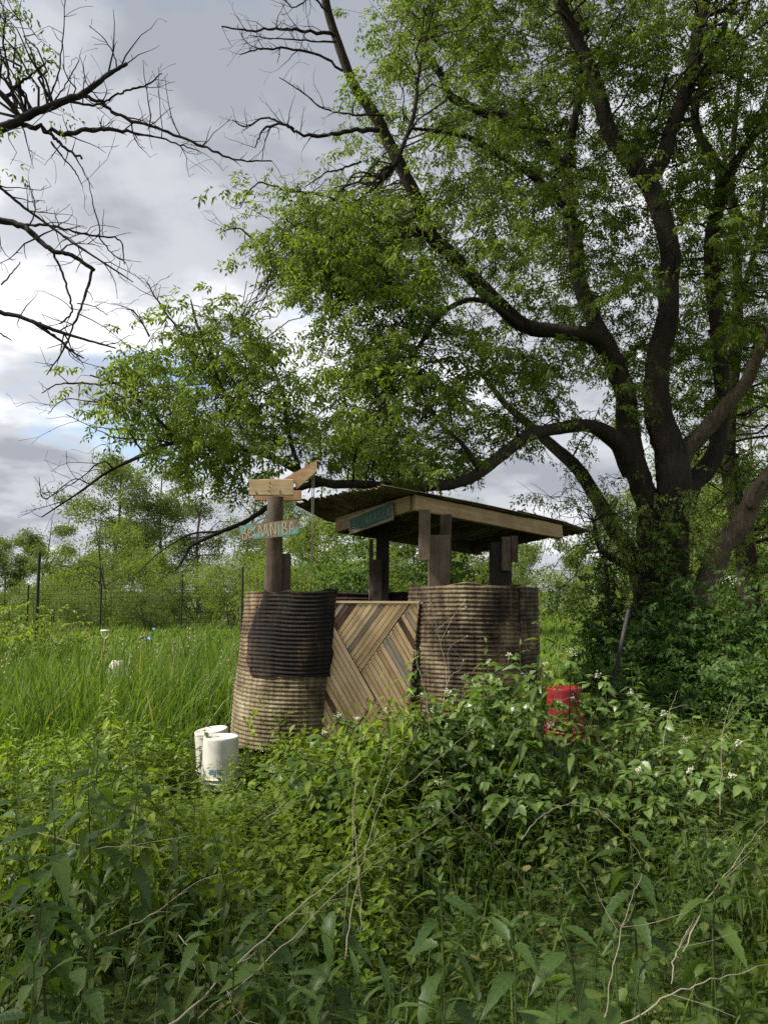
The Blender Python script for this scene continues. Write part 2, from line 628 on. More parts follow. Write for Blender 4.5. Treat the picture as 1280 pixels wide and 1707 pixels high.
M['rust_soot'] = rust_mat('sooty tan sheet', [(0.39, (0.030, 0.022, 0.013)), (0.46, (0.086, 0.065, 0.036)), (0.53, (0.168, 0.134, 0.078)), (0.61, (0.28, 0.255, 0.195))], soot=(-0.22, 0.06))
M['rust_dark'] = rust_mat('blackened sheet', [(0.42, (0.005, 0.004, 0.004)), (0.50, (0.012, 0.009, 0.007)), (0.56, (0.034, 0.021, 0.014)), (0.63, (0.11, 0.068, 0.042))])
M['rust_brown'] = rust_mat('brown sheet', [(0.41, (0.011, 0.008, 0.006)), (0.475, (0.047, 0.032, 0.019)), (0.535, (0.122, 0.091, 0.052)), (0.61, (0.22, 0.178, 0.118))])
M['rust_roof'] = rust_mat('roof sheet', [(0.40, (0.035, 0.023, 0.016)), (0.50, (0.11, 0.078, 0.055)), (0.60, (0.24, 0.19, 0.145))])
M['white'] = plain_mat('white plastic', (0.52, 0.50, 0.45), 0.5, 0.35, 0.45, (0.26, 0.22, 0.16))
M['red'] = plain_mat('red plastic', (0.165, 0.006, 0.012), 0.5, 0.3, 0.35, (0.07, 0.005, 0.007))
M['blue'] = plain_mat('dark blue plastic', (0.008, 0.013, 0.050), 0.45, 0.4, 0.3, (0.008, 0.010, 0.022))
M['ink'] = plain_mat('blue print', (0.03, 0.16, 0.34), 0.5, 0.3, 0.2)
M['ink_dark'] = plain_mat('dark print', (0.05, 0.06, 0.09), 0.5, 0.3, 0.2)
M['teal'] = plain_mat('turquoise paint', (0.18, 0.46, 0.43), 0.7, 0.25, 0.45, (0.20, 0.24, 0.17), 30)
M['teal_dark'] = plain_mat('dark green paint', (0.055, 0.115, 0.10), 0.75, 0.2, 0.5, (0.07, 0.075, 0.06), 26)
M['teal_pale'] = plain_mat('faded letter paint', (0.16, 0.22, 0.19), 0.8, 0.2, 0.5, (0.08, 0.11, 0.09), 40)
M['cream'] = plain_mat('cream letter paint', (0.66, 0.58, 0.36), 0.7, 0.25, 0.4, (0.4, 0.32, 0.2), 40)
M['iron'] = plain_mat('dark metal', (0.018, 0.018, 0.018), 0.6, 0.35, 0.4, (0.05, 0.035, 0.025))
M['net'] = plain_mat('fence netting', (0.03, 0.04, 0.03), 0.7, 0.2, 0.2)
M['rope'] = plain_mat('rope', (0.33, 0.30, 0.22), 0.8, 0.2, 0.4)
M['grip'] = plain_mat('pale green grip', (0.52, 0.58, 0.38), 0.5, 0.3, 0.3)
M['bluegreen'] = plain_mat('blue plastic tops', (0.06, 0.16, 0.24), 0.5, 0.3, 0.3)


def ground_mat():
    m, nt, out = new_mat('ground')
    vec = tex_coord(nt, (1, 1, 1))
    n1 = noise_node(nt, vec, 0.35, 6, 0.6)
    n2 = noise_node(nt, vec, 9.0, 6, 0.7)
    mx = nnode(nt, 'ShaderNodeMix', data_type='FLOAT')
    mx.inputs[0].default_value = 0.5
    nt.links.new(n1, mx.inputs[2])
    nt.links.new(n2, mx.inputs[3])
    col = ramp_node(nt, [(0.30, (0.045, 0.040, 0.022)), (0.45, (0.055, 0.075, 0.022)), (0.6, (0.085, 0.13, 0.03)), (0.75, (0.13, 0.17, 0.05))], mx.outputs[0])
    principled(nt, out, col, 0.95, 0.1, bump(nt, n2, 0.6, 0.05))
    return m


M['ground'] = ground_mat()

# ------------------------------------------------------------------ ground
def build_ground():
    a = np.concatenate([-np.geomspace(600, 12, 22), np.linspace(-11, 11, 56), np.geomspace(12, 600, 22)])
    b = np.concatenate([-np.geomspace(300, 4, 12), np.linspace(-3, 16, 50), np.geomspace(17, 900, 34)])
    X, Y = np.meshgrid(a, b)
    Z = gz(X, Y)
    V = np.stack([X, Y, Z], 2).reshape(-1, 3)
    nx, ny = len(a), len(b)
    i, j = np.meshgrid(np.arange(nx - 1), np.arange(ny - 1))
    k = (j * nx + i).ravel()
    F = np.stack([k, k + 1, k + nx + 1, k + nx], 1)
    o = obj('ground', make_mesh('ground', V, [F], smooth=True), M['ground'])
    tag(o, kind='structure', label='green field and soil under the plants')


build_ground()

# ------------------------------------------------------------------ the stall of corrugated sheets
stall = empty('outdoor_stall', (0, 6.5, 0))
tag(stall, 'rusty corrugated metal stall with herringbone plank door and slanted tin roof', 'stall')


def part(name, mb, mat, parent, smooth=False, label=None):
    """mesh with world coordinates, hung under parent without moving"""
    o = mb.build(name, mat, parent, smooth)
    keep_world(o, parent)
    if label:
        o['label'] = label
    return o


def world_loc(o):
    m = o.matrix_basis.copy()
    p = o.parent
    while p is not None:
        m = p.matrix_basis @ m
        p = p.parent
    return m


def keep_world(o, parent):
    if parent is not None:
        o.matrix_basis = world_loc(parent).inverted() @ o.matrix_basis


def beam(name, p0, p1, w, h, mat, parent, roll_ref=(0, 0, 1), jag=0.0, label=None, bevel=0.004):
    """board from p0 to p1, local X along it; w = horizontal thickness, h = depth along roll_ref"""
    p0, p1 = np.asarray(p0, float), np.asarray(p1, float)
    L = np.linalg.norm(p1 - p0)
    x = (p1 - p0) / L
    r = np.asarray(roll_ref, float)
    z = r - x * np.dot(r, x)
    z /= np.linalg.norm(z)
    y = np.cross(z, x)
    n = 7
    mb = MB()
    xs = np.linspace(-L / 2, L / 2, n)
    b = min(bevel, w * 0.2, h * 0.2)
    prof = np.array([[-w / 2 + b, -h / 2], [w / 2 - b, -h / 2], [w / 2, -h / 2 + b], [w / 2, h / 2 - b], [w / 2 - b, h / 2], [-w / 2 + b, h / 2], [-w / 2, h / 2 - b], [-w / 2, -h / 2 + b]])
    V = []
    for i, xx in enumerate(xs):
        pr = prof * (1 + rng.normal(0, 0.012)) + rng.normal(0, 0.0012, (8, 2))
        xj = xx + (rng.normal(0, jag, 8) if i in (0, n - 1) and jag else 0)
        V.append(np.column_stack([np.full(8, 0) + xj, pr]))
    V = np.concatenate(V)
    k = np.arange(8)
    k2 = (k + 1) % 8
    Q = np.concatenate([np.stack([i * 8 + k, i * 8 + k2, (i + 1) * 8 + k2, (i + 1) * 8 + k], 1) for i in range(n - 1)])
    mb.add(V, [Q, [list(range(8))[::-1]], [list(range((n - 1) * 8, n * 8))]])
    o = mb.build(name, mat, None)
    M4 = Matrix.Identity(4)
    for i in range(3):
        M4[i][0], M4[i][1], M4[i][2], M4[i][3] = x[i], y[i], z[i], (p0[i] + p1[i]) / 2
    o.matrix_basis = M4
    o.parent = parent
    keep_world(o, parent)
    if label:
        o['label'] = label
    return o


def log_post(name, p0, p1, r0, r1, mat, parent, label=None, sides=14):
    p0, p1 = np.asarray(p0, float), np.asarray(p1, float)
    L = np.linalg.norm(p1 - p0)
    x = (p1 - p0) / L
    z = np.array([0, 1.0, 0])
    z = z - x * np.dot(z, x)
    z /= np.linalg.norm(z)
    y = np.cross(z, x)
    n = 10
    mb = MB()
    t = np.linspace(0, 1, n)
    pts = np.column_stack([(t - 0.5) * L, rng.normal(0, 0.003, n), rng.normal(0, 0.003, n)])
    mb.tube(pts, r0 + (r1 - r0) * t, sides, True, 0.025)
    o = mb.build(name, mat, None, True)
    M4 = Matrix.Identity(4)
    for i in range(3):
        M4[i][0], M4[i][1], M4[i][2], M4[i][3] = x[i], y[i], z[i], (p0[i] + p1[i]) / 2
    o.matrix_basis = M4
    o.parent = parent
    keep_world(o, parent)
    if label:
        o['label'] = label
    return o


def corr_drum(name, c, r, a0, a1, z0, z1, pitch, amp, mat, parent, shear=0.0, zs=0.85, bulge=0.0, top_wave=0.0, label=None, edge=0.0, dent=0.0035, taper=0.0, left_edge=None):
    """curved sheet with horizontal corrugations; angle 0 faces the camera, negative = left"""
    nz = max(8, int((z1 - z0) / pitch * 7))
    na = max(10, int(abs(a1 - a0) / 2.2))
    zz = np.linspace(0, 1, nz)
    aa = np.linspace(0, 1, na)
    A, Zt = np.meshgrid(aa, zz)
    jagL = np.interp(zz, np.linspace(0, 1, 12), rng.normal(0, 1, 12)) * edge
    jagR = np.interp(zz, np.linspace(0, 1, 12), rng.normal(0, 1, 12)) * edge
    if left_edge:
        jagL = jagL + np.interp(zz, [q[0] for q in left_edge], [q[1] for q in left_edge])
    jl, jr = jagL[:, None], jagR[:, None]
    ang = np.radians(a0 + jl + (a1 + jr - a0 - jl) * A)
    tops = np.interp(aa, np.linspace(0, 1, 9), rng.normal(0, 1, 9)) * top_wave
    bots = np.interp(aa, np.linspace(0, 1, 9), rng.normal(0, 1, 9)) * top_wave * 0.5
    Z = (z0 + bots[None, :]) + (z1 + tops[None, :] - z0 - bots[None, :]) * Zt
    ph = rng.random() * 6
    dn = dent * (np.sin(A * 9 + ph + Z * 3) + np.sin(A * 17 + 2 * ph - Z * 5) * 0.6)
    sag = 0.005 * np.sin(A * 7 + ph)
    rad = r + amp * np.sin(2 * math.pi * (Z + sag) / pitch) + dn + bulge * np.sin(math.pi * Zt) + taper * (1 - Zt)
    X = c[0] + rad * np.sin(ang) + shear * (Z - zs)
    Y = c[1] - rad * np.cos(ang)
    V = np.stack([X, Y, Z], 2).reshape(-1, 3)
    i, j = np.meshgrid(np.arange(na - 1), np.arange(nz - 1))
    k = (j * na + i).ravel()
    F = np.stack([k, k + 1, k + na + 1, k + na], 1)
    mb = MB()
    mb.add(V, [F])
    o = part(name, mb, mat, parent, True, label)
    sm = o.modifiers.new('thickness', 'SOLIDIFY')
    sm.thickness = 0.002
    return o


LC = (-0.63, 6.70)
RC = (0.735, 6.50)
LSH = 0.085
# left curved wall
corr_drum('corrugated_sheet', LC, 0.590, -165, 21, 0.80, 1.445, 0.0325, 0.0042, M['rust'], stall, LSH, 0.85, 0.006, 0.006, 'rusty brown upper sheet at the edge of the curved wall')
corr_drum('corrugated_sheet', LC, 0.606, -47, 20.5, 0.79, 1.45, 0.0325, 0.0042, M['rust_dark'], stall, LSH, 0.85, 0.006, 0.014, 'blackened corrugated sheet lapped over the curved wall', 1.2, left_edge=[(0, 3), (0.12, -3), (0.3, -4), (0.55, -4), (0.66, 1), (0.75, 6), (1, 9)])
corr_drum('corrugated_sheet', LC, 0.594, -168, 19, 0.215, 0.83, 0.0325, 0.0040, M['rust_soot'], stall, LSH, 0.85, 0.006, 0.006, 'tan rusty lower sheet of the curved wall')
# right curved wall
corr_drum('corrugated_sheet', RC, 0.525, -96, 40, 0.62, 1.50, 0.0340, 0.0042, M['rust_brown'], stall, -0.012, 0.85, 0.008, 0.012, 'tan brown upper sheet beside the plank door', taper=0.02)
corr_drum('corrugated_sheet', RC, 0.537, 36, 172, 0.60, 1.475, 0.0340, 0.0042, M['rust_brown'], stall, -0.012, 0.85, 0.008, 0.010, 'brown sheet lapped round the back of the wall', 1.0)
corr_drum('corrugated_sheet', RC, 0.545, -100, 172, 0.14, 0.655, 0.0340, 0.0042, M['rust'], stall, -0.012, 0.85, 0.006, 0.006, 'lower sheet behind the bramble', taper=0.03)


# screws along the seams
sc_ = MB()
for (c, r, a, z0, z1, n, sh_) in ((LC, 0.615, -44, 0.84, 1.40, 8, LSH), (LC, 0.606, -20, 0.80, 0.81, 1, LSH), (LC, 0.606, 4, 0.80, 0.81, 1, LSH), (LC, 0.606, 15, 0.28, 1.40, 9, LSH), (RC, 0.548, 38, 0.66, 1.42, 10, -0.012), (RC, 0.548, -80, 0.66, 1.44, 7, -0.012), (RC, 0.552, -30, 0.645, 0.65, 1, 0), (RC, 0.552, 0, 0.645, 0.65, 1, 0)):
    for z in np.linspace(z0, z1, n):
        ar = math.radians(a)
        nrm_ = np.array([math.sin(ar), -math.cos(ar), 0])
        q = np.array([c[0] + sh_ * (z - 0.85), c[1], z]) + nrm_ * r
        sc_.tube([q - nrm_ * 0.012, q + nrm_ * 0.004], [0.006, 0.006], 6)
part('screws', sc_, M['iron'], stall)['kind'] = 'stuff'


def flat_corr(name, p0, p1, z0, z1, pitch, amp, mat, parent, label=None):
    p0, p1 = np.asarray(p0, float), np.asarray(p1, float)
    d = (p1 - p0)
    nrm = np.array([d[1], -d[0]]) / np.hypot(*d)
    nz = int((z1 - z0) / pitch * 6)
    zz = np.linspace(z0, z1, nz)
    uu = np.linspace(0, 1, 14)
    U, Z = np.meshgrid(uu, zz)
    off = amp * np.sin(2 * math.pi * Z / pitch) + 0.006 * np.sin(U * 8)
    top = np.where(Z > z1 - 0.02, 0.008 * np.sin(U * 11), 0)
    V = np.stack([p0[0] + d[0] * U + nrm[0] * off, p0[1] + d[1] * U + nrm[1] * off, Z + top], 2).reshape(-1, 3)
    i, j = np.meshgrid(np.arange(13), np.arange(nz - 1))
    k = (j * 14 + i).ravel()
    mb = MB()
    mb.add(V, [np.stack([k, k + 1, k + 15, k + 14], 1)])
    o = part(name, mb, mat, parent, True, label)
    sm = o.modifiers.new('thickness', 'SOLIDIFY')
    sm.thickness = 0.002
    return o


flat_corr('back_sheet', (-0.62, 7.24), (0.55, 7.00), 0.15, 1.435, 0.047, 0.008, M['rust_dark'], stall, 'blackened back sheet behind the door')

# posts
log_post('post', P(450, 1296, 6.45), P(459, 828, 6.42), 0.078, 0.066, M['wood_post'], stall, 'round log post carrying the bucket arm')
beam('post', [*P(474, 1100, 6.50)[:2], 0.0], P(474, 923, 6.50), 0.10, 0.10, M['wood_post'], stall, (0, 1, 0), 0.003, 'short square post beside the log post')
beam('post', [*P(730, 1000, 6.27)[:2], 0.0], P(731, 893, 6.27), 0.165, 0.15, M['wood_post'], stall, (0, 1, 0), 0.003, 'thick square post at the front of the roof')
beam('cleat', P(707, 934, 6.16), P(708, 850, 6.16), 0.092, 0.04, M['wood_post'], stall, (0, 1, 0), 0.002)
beam('cleat', P(742, 938, 6.36), P(743, 858, 6.36), 0.092, 0.04, M['wood_post'], stall, (0, 1, 0), 0.002)
beam('post', [*P(834, 1000, 6.86)[:2], 0.0], P(833, 905, 6.86), 0.17, 0.15, M['wood_black'], stall, (0, 1, 0), 0.003, 'dark square post at the back of the roof')
beam('cleat', P(843, 951, 6.76), P(843, 895, 6.76), 0.075, 0.04, M['wood_post'], stall, (0, 1, 0), 0.002)
beam('cleat', P(857, 936, 6.90), P(857, 893, 6.90), 0.06, 0.04, M['wood_post'], stall, (0, 1, 0), 0.002)
beam('post', [*P(637, 1000, 7.08)[:2], 0.0], P(638, 875, 7.08), 0.115, 0.10, M['wood_black'], stall, (0, 1, 0), 0.003, 'charred post behind the door')
beam('cleat', P(628, 1010, 6.98), P(629, 933, 6.98), 0.085, 0.04, M['wood_black'], stall, (0, 1, 0), 0.002)
beam('cleat', P(618, 1000, 7.05), P(619, 899, 7.05), 0.035, 0.05, M['wood_post'], stall, (0, 1, 0), 0.002)
beam('foot_post', [*P(426, 1290, 6.32)[:2], -0.1], [*P(426, 1250, 6.32)[:2], 0.26], 0.10, 0.10, M['wood_post'], stall, (0, 1, 0), 0.002)
beam('foot_post', [-0.18, 6.32, -0.1], [-0.18, 6.32, 0.22], 0.10, 0.10, M['wood_post'], stall, (0, 1, 0), 0.002)
beam('floor_joist', [-1.05, 6.42, 0.17], [0.25, 6.30, 0.17], 0.05, 0.10, M['wood_black'], stall)
beam('floor_joist', [-1.10, 6.95, 0.17], [0.25, 6.90, 0.17], 0.05, 0.10, M['wood_black'], stall)

# bucket arm on the log post
beam('cross_board', P(416, 812.5, 6.28), P(489, 812.5, 6.28), 0.05, 0.132, M['wood_tan'], stall, (0, 0, 1), 0.001, 'pale board on top of the log post')
beam('cross_board', P(425, 826, 6.56), P(502, 826.5, 6.56), 0.05, 0.088, M['wood_orange'], stall, (0, 0, 1), 0.001)


def px_board(name, quad, d, th, mat, label=None):
    """upright board whose outline is given by its corners at distance d"""
    c = P(*np.mean(quad, axis=0), d)
    poly = [P(a, b, d)[[0, 2]] - c[[0, 2]] for a, b in quad]
    mb = MB()
    n = len(poly)
    V = [(p[0], 0, p[1]) for p in poly] + [(p[0], th, p[1]) for p in poly]
    mb.add(V, [[list(range(n))], [list(range(n, 2 * n))[::-1]], [[(i + 1) % n, i, n + i, n + (i + 1) % n] for i in range(n)]])
    o = mb.build(name, mat, None)
    o.matrix_basis = Matrix.Translation([float(v) for v in c])
    o.parent = stall
    keep_world(o, stall)
    if label:
        o['label'] = label


px_board('bucket_arm', [(490, 801), (527.5, 769), (528, 785), (494, 815)], 6.29, 0.035, M['wood_tan'], 'pale board of the arm that rises from the log post')
px_board('bucket_arm', [(468, 801), (526, 767.5), (527, 782), (472, 816)], 6.56, 0.035, M['wood_orange'])
px_board('arm_brace', [(505, 790), (524, 775), (525, 782), (507, 797)], 6.335, 0.215, M['wood_orange'])
nb = MB()
for (zx, zy) in ((262, 205), (260, 232), (256, 256), (177, 265), (328, 258), (180, 275), (327, 270)):
    q = P(380 + zx / 3.765, 750 + zy / 3.765, 6.252)
    nb.tube([q + [0, 0.004, 0], q - [0, 0.004, 0]], [0.005, 0.005], 6)
part('bolts', nb, M['iron'], stall)['kind'] = 'stuff'
for dx in (0, 3.2):
    rp = MB()
    pts = np.array([P(520.5 + dx, 786, 6.5), P(520.0 + dx * 0.8, 850, 6.52), P(519.5 + dx * 0.5, 920, 6.53), P(519, 990, 6.55), P(519, 1090, 6.56)])
    rp.tube(smooth_path(pts, 4), np.full(17, 0.004), 5)
    part('pull_rope', rp, M['rope'], stall)

# roof frame and sheets
RCn = P(690, 838, 6.20)
RLf = P(562, 876, 7.00)
RRt = P(935, 887, 7.30)
up = np.cross(RRt - RCn, RLf - RCn)
up /= np.linalg.norm(up)
if up[2] < 0:
    up = -up
eL = (RLf - RCn)
lenL = np.linalg.norm(eL)
eL /= lenL
eR = (RRt - RCn)
lenR = np.linalg.norm(eR)
eR /= lenR
BH = 0.128
beam('roof_beam', RCn + eL * 0.045, RLf, 0.04, BH, M['wood_beam'], stall, up, 0.001)
beam('roof_beam', RCn, RRt, 0.04, BH, M['wood_beam'], stall, up, 0.001, 'pale beam along the long side of the roof')
far = RCn + eL * lenL + eR * lenR
beam('roof_beam', RLf + eR * 0.03, far, 0.04, BH, M['wood_post'], stall, up)
beam('roof_beam', RRt - eR * 0.12 + eL * 0.03, far - eR * 0.12, 0.04, BH, M['wood_post'], stall, up)
for t in (0.30, 0.60):
    q = RCn + eR * lenR * t
    beam('rafter', q + eL * 0.03 - up * 0.01, q + eL * (lenL - 0.03) - up * 0.01, 0.038, 0.10, M['wood_post'], stall, up)


def roof_sheet(u0, u1, v0, v1, h, label=None):
    pitch, amp = 0.066, 0.0075
    nu = int((u1 - u0) / pitch * 7)
    nv = 26
    uu = np.linspace(u0, u1, nu)
    e0 = np.interp(uu, np.linspace(u0, u1, 10), rng.normal(0, 0.018, 10))
    e1 = np.interp(uu, np.linspace(u0, u1, 10), rng.normal(0, 0.022, 10))
    V = []
    for iv in range(nv):
        t = iv / (nv - 1)
        for iu, u in enumerate(uu):
            v = (v0 + e0[iu]) * (1 - t) + (v1 + e1[iu]) * t
            hh = h + amp * math.sin(2 * math.pi * u / pitch) + 0.010 * math.sin(2.3 * v + u * 4)
            lift = 0.10 * max(0, -v - 0.02) / 0.35 * max(0, min(1, u / lenL)) ** 1.3
            sag = -0.03 * max(0, v - lenR) / 0.35
            V.append(RCn + eL * u + eR * v + up * (BH / 2 + 0.012 + hh + lift + sag))
    V = np.array(V)
    i, j = np.meshgrid(np.arange(nu - 1), np.arange(nv - 1))
    k = (j * nu + i).ravel()
    mb = MB()
    mb.add(V, [np.stack([k, k + 1, k + nu + 1, k + nu], 1)])
    o = part('roof_sheet', mb, M['rust_roof'], stall, True, label)
    sm = o.modifiers.new('thickness', 'SOLIDIFY')
    sm.thickness = 0.0022


roof_sheet(-0.07, 0.47, -0.36, 1.30, 0.0)
roof_sheet(0.42, 0.88, -0.33, 1.22, 0.014)
roof_sheet(0.82, 1.20, -0.37, 1.26, 0.0)
roof_sheet(-0.05, 0.43, 1.18, lenR + 0.40, 0.016)
roof_sheet(0.38, 0.86, 1.12, lenR + 0.24, 0.030)
roof_sheet(0.80, 1.16, 1.10, lenR + 0.30, 0.016)

# ---- door: herringbone planks, each plank its own sub-part
DOOR_Y = 6.19
door_back = MB()


def DZ(zx, zy):
    """zoomed photo pixel (540..720 x 1000..1260 at 6.567) -> (x, z) in the door plane"""
    q = P(540 + zx / 6.567, 1000 + zy / 6.567, DOOR_Y)
    return np.array([q[0], q[2]])


dTL, dTR = DZ(72, 12), DZ(1040, 18)
dBL, dBR = DZ(-45, 1760), DZ(850, 1760)
outline = [dTL, dTR, dBR, dBL]
door = MB()


def extrude_poly(mb, poly, y0, y1):
    poly = np.asarray(poly)
    n = len(poly)
    V = np.concatenate([np.column_stack([poly[:, 0], np.full(n, y0), poly[:, 1]]), np.column_stack([poly[:, 0], np.full(n, y1), poly[:, 1]])])
    mb.add(V, [[list(range(n))], [list(range(n, 2 * n))[::-1]], [[(i + 1) % n, i, n + i, n + (i + 1) % n] for i in range(n)]])


extrude_poly(door, outline, DOOR_Y + 0.004, DOOR_Y + 0.018)
door_o = part('door', door, M['wood_dark'], stall, False, 'door of narrow planks laid in a herringbone')


def clip(poly, p, n):
    out = []
    for i in range(len(poly)):
        a, b = poly[i], poly[(i + 1) % len(poly)]
        da, db = np.dot(a - p, n), np.dot(b - p, n)
        if da >= 0:
            out.append(a)
        if da * db < 0:
            out.append(a + (b - a) * da / (da - db))
    return out


def planks(poly, direction, pitch, gap, mats, start, thick):
    d = direction / np.linalg.norm(direction)
    nrm = np.array([-d[1], d[0]])
    if nrm[0] < 0:
        nrm = -nrm
    s = [np.dot(p - start, nrm) for p in poly]
    i0, i1 = int(math.floor(min(s) / pitch)), int(math.ceil(max(s) / pitch))
    cnt = 0
    for i in range(i0, i1):
        q = clip(list(poly), start + nrm * (i * pitch + gap / 2), nrm)
        if len(q) < 3:
            continue
        q = clip(q, start + nrm * ((i + 1) * pitch - gap / 2), -nrm)
        if len(q) < 3:
            continue
        q = np.array(q)
        c = q.mean(0)
        loc = np.column_stack([(q - c) @ d, (q - c) @ nrm])
        if np.ptp(loc[:, 0]) < 0.015:
            continue
        # local: X along plank, Y = -normal to the door, Z across
        up2 = np.array([d[0], 0, d[1]])
        ac2 = np.array([nrm[0], 0, nrm[1]])
        yy = np.cross(ac2, up2)
        n = len(loc)
        th = thick + rng.normal(0, 0.0012)
        front = -1.0 if yy[1] > 0 else 1.0
        V = np.concatenate([np.column_stack([loc[:, 0], np.full(n, front * th), loc[:, 1]]), np.column_stack([loc[:, 0], np.zeros(n), loc[:, 1]])])
        mb = MB()
        mb.add(V, [[list(range(n))], [list(range(n, 2 * n))[::-1]], [[(k + 1) % n, k, n + k, n + (k + 1) % n] for k in range(n)]])
        mname = mats.get(i - i0, 'wood_tan')
        o = mb.build('plank', M[mname], None)
        M4 = Matrix.Identity(4)
        pos = (c[0], DOOR_Y + 0.003, c[1])
        for r_ in range(3):
            M4[r_][0], M4[r_][1], M4[r_][2], M4[r_][3] = up2[r_], yy[r_], ac2[r_], pos[r_]
        o.matrix_basis = M4
        o.parent = door_o
        keep_world(o, door_o)
        cnt += 1
        # nails at both ends
        for e in (-1, 1):
            xe = (loc[:, 0].max() if e > 0 else loc[:, 0].min()) - e * 0.022
            if abs(xe) > 0.02:
                w = c + d * xe
                for ss in (-0.25, 0.25):
                    nails.append(w + nrm * pitch * ss)
    return cnt


nails = []
g = 0.0042
pA0, pA1 = DZ(62, 190), DZ(402, 790)         # descending line between the fields
pD2 = DZ(935, 45)
d_up = (pD2 - pA1)                            # "/" direction
d_dn = (DZ(570, 1090) - DZ(65, 190))          # "\" direction
pitch = 0.0372
topL, topR = DZ(70, 40), DZ(1040, 46)
A = [topL, pD2, pA1, pA0]
planks(A, d_up, pitch, g, {0: 'wood_grey', 1: 'wood_dark', 2: 'wood_grey', 3: 'wood_dark', 4: 'wood_dark', 9: 'wood_grey'}, pA1, 0.012)
j3 = DZ(570, 1090)
B = [pD2 + (topR - topL) * 0.0, topR, dBR, DZ(975, 1760), DZ(560, 1085), pA1]
B = [DZ(950, 46), DZ(1040, 46), DZ(860, 1700), DZ(850, 1560), DZ(405, 795)]
planks(B, d_dn, pitch, g, {0: 'wood_grey', 6: 'wood_orange', 8: 'wood_grey', 9: 'wood_grey', 13: 'wood_dark', 15: 'wood_grey'}, DZ(405, 795), 0.010)
Cc = [DZ(60, 200), DZ(400, 800), DZ(560, 1090), DZ(340, 1395), DZ(140, 1760), DZ(-45, 1760)]
planks(Cc, d_dn, pitch, g, {0: 'wood_grey', 1: 'wood_orange', 2: 'wood_dark', 8: 'wood_dark', 4: 'wood_orange'}, DZ(560, 1090), 0.011)
Dd = [DZ(572, 1095), DZ(845, 1580), DZ(845, 1760), DZ(150, 1760), DZ(352, 1395)]
planks(Dd, d_up, pitch, g, {2: 'wood_orange', 6: 'wood_orange', 7: 'wood_orange', 8: 'wood_orange', 11: 'wood_dark', 12: 'wood_grey', 5: 'wood_orange', 9: 'wood_orange'}, DZ(572, 1095), 0.0105)


def flat_board(name, quad, y_front, th, mat, parent):
    c = np.mean(quad, axis=0)
    loc = [np.asarray(q) - c for q in quad]
    mb = MB()
    extrude_poly(mb, loc, 0, th)
    o = mb.build(name, mat, None)
    o.matrix_basis = Matrix.Translation((c[0], y_front, c[1]))
    o.parent = parent
    keep_world(o, parent)
    return o


flat_board('door_rail', [DZ(72, 10), DZ(1040, 16), DZ(1040, 40), DZ(70, 34)], DOOR_Y - 0.014, 0.016, M['wood_tan'], door_o)
flat_board('door_stile', [DZ(58, 10), DZ(70, 10), DZ(-52, 1760), DZ(-68, 1760)], DOOR_Y - 0.016, 0.022, M['wood_tan'], door_o)
nb = MB()
for w in nails:
    nb.tube([[w[0], DOOR_Y - 0.004, w[1]], [w[0], DOOR_Y - 0.0125, w[1]]], [0.0035, 0.0035], 5)
part('nails', nb, M['iron'], door_o)['kind'] = 'stuff'

# ------------------------------------------------------------------ signs with painted letters
GLYPH = {  # strokes in a unit box (x 0..0.7, y 0..1)
    'B': [[(0.05, 0), (0.1, 1)], [(0.1, 1), (0.5, 0.95), (0.55, 0.7), (0.12, 0.52)], [(0.12, 0.52), (0.6, 0.42), (0.58, 0.08), (0.05, 0)]],
    'e': [[(0.1, 0.38), (0.55, 0.45), (0.5, 0.68), (0.2, 0.68), (0.06, 0.35), (0.2, 0.04), (0.55, 0.1)]],
    'K': [[(0.08, 0), (0.12, 1)], [(0.6, 0.98), (0.1, 0.42), (0.62, 0.02)]],
    'A': [[(0.0, 0), (0.36, 1), (0.62, 0)], [(0.14, 0.35), (0.54, 0.38)]],
    'N': [[(0.05, 0), (0.12, 1), (0.52, 0.05), (0.62, 1)]],
    'I': [[(0.28, 0), (0.36, 1)]],
    'W': [[(0.0, 1), (0.16, 0), (0.33, 0.7), (0.5, 0), (0.68, 1)]],
    'M': [[(0.02, 0), (0.12, 1), (0.34, 0.3), (0.56, 1), (0.66, 0)]],
    'S': [[(0.58, 0.86), (0.3, 1), (0.08, 0.78), (0.55, 0.32), (0.36, 0.0), (0.04, 0.14)]],
    'H': [[(0.08, 0), (0.1, 1)], [(0.58, 0), (0.56, 1)], [(0.08, 0.5), (0.58, 0.52)]],
    'E': [[(0.58, 1), (0.1, 0.98), (0.08, 0.02), (0.6, 0)], [(0.1, 0.5), (0.48, 0.52)]],
    'T': [[(0.0, 0.98), (0.66, 1)], [(0.33, 1), (0.3, 0)]],
    'L': [[(0.1, 1), (0.1, 0), (0.56, 0.02)]],
    'F': [[(0.58, 1), (0.1, 1), (0.08, 0)], [(0.1, 0.52), (0.46, 0.52)]],
    'U': [[(0.08, 1), (0.08, 0.2), (0.3, 0), (0.52, 0.18), (0.54, 1)]],
    'J': [[(0.5, 1), (0.5, 0.2), (0.28, 0), (0.06, 0.18)]],
    'R': [[(0.08, 0), (0.1, 1), (0.5, 0.95), (0.54, 0.62), (0.12, 0.5), (0.6, 0)]],
    'Y': [[(0.0, 1), (0.32, 0.5), (0.66, 1)], [(0.32, 0.5), (0.3, 0)]],
    'O': [[(0.3, 1), (0.06, 0.7), (0.08, 0.25), (0.32, 0), (0.58, 0.25), (0.58, 0.72), (0.3, 1)]],
}


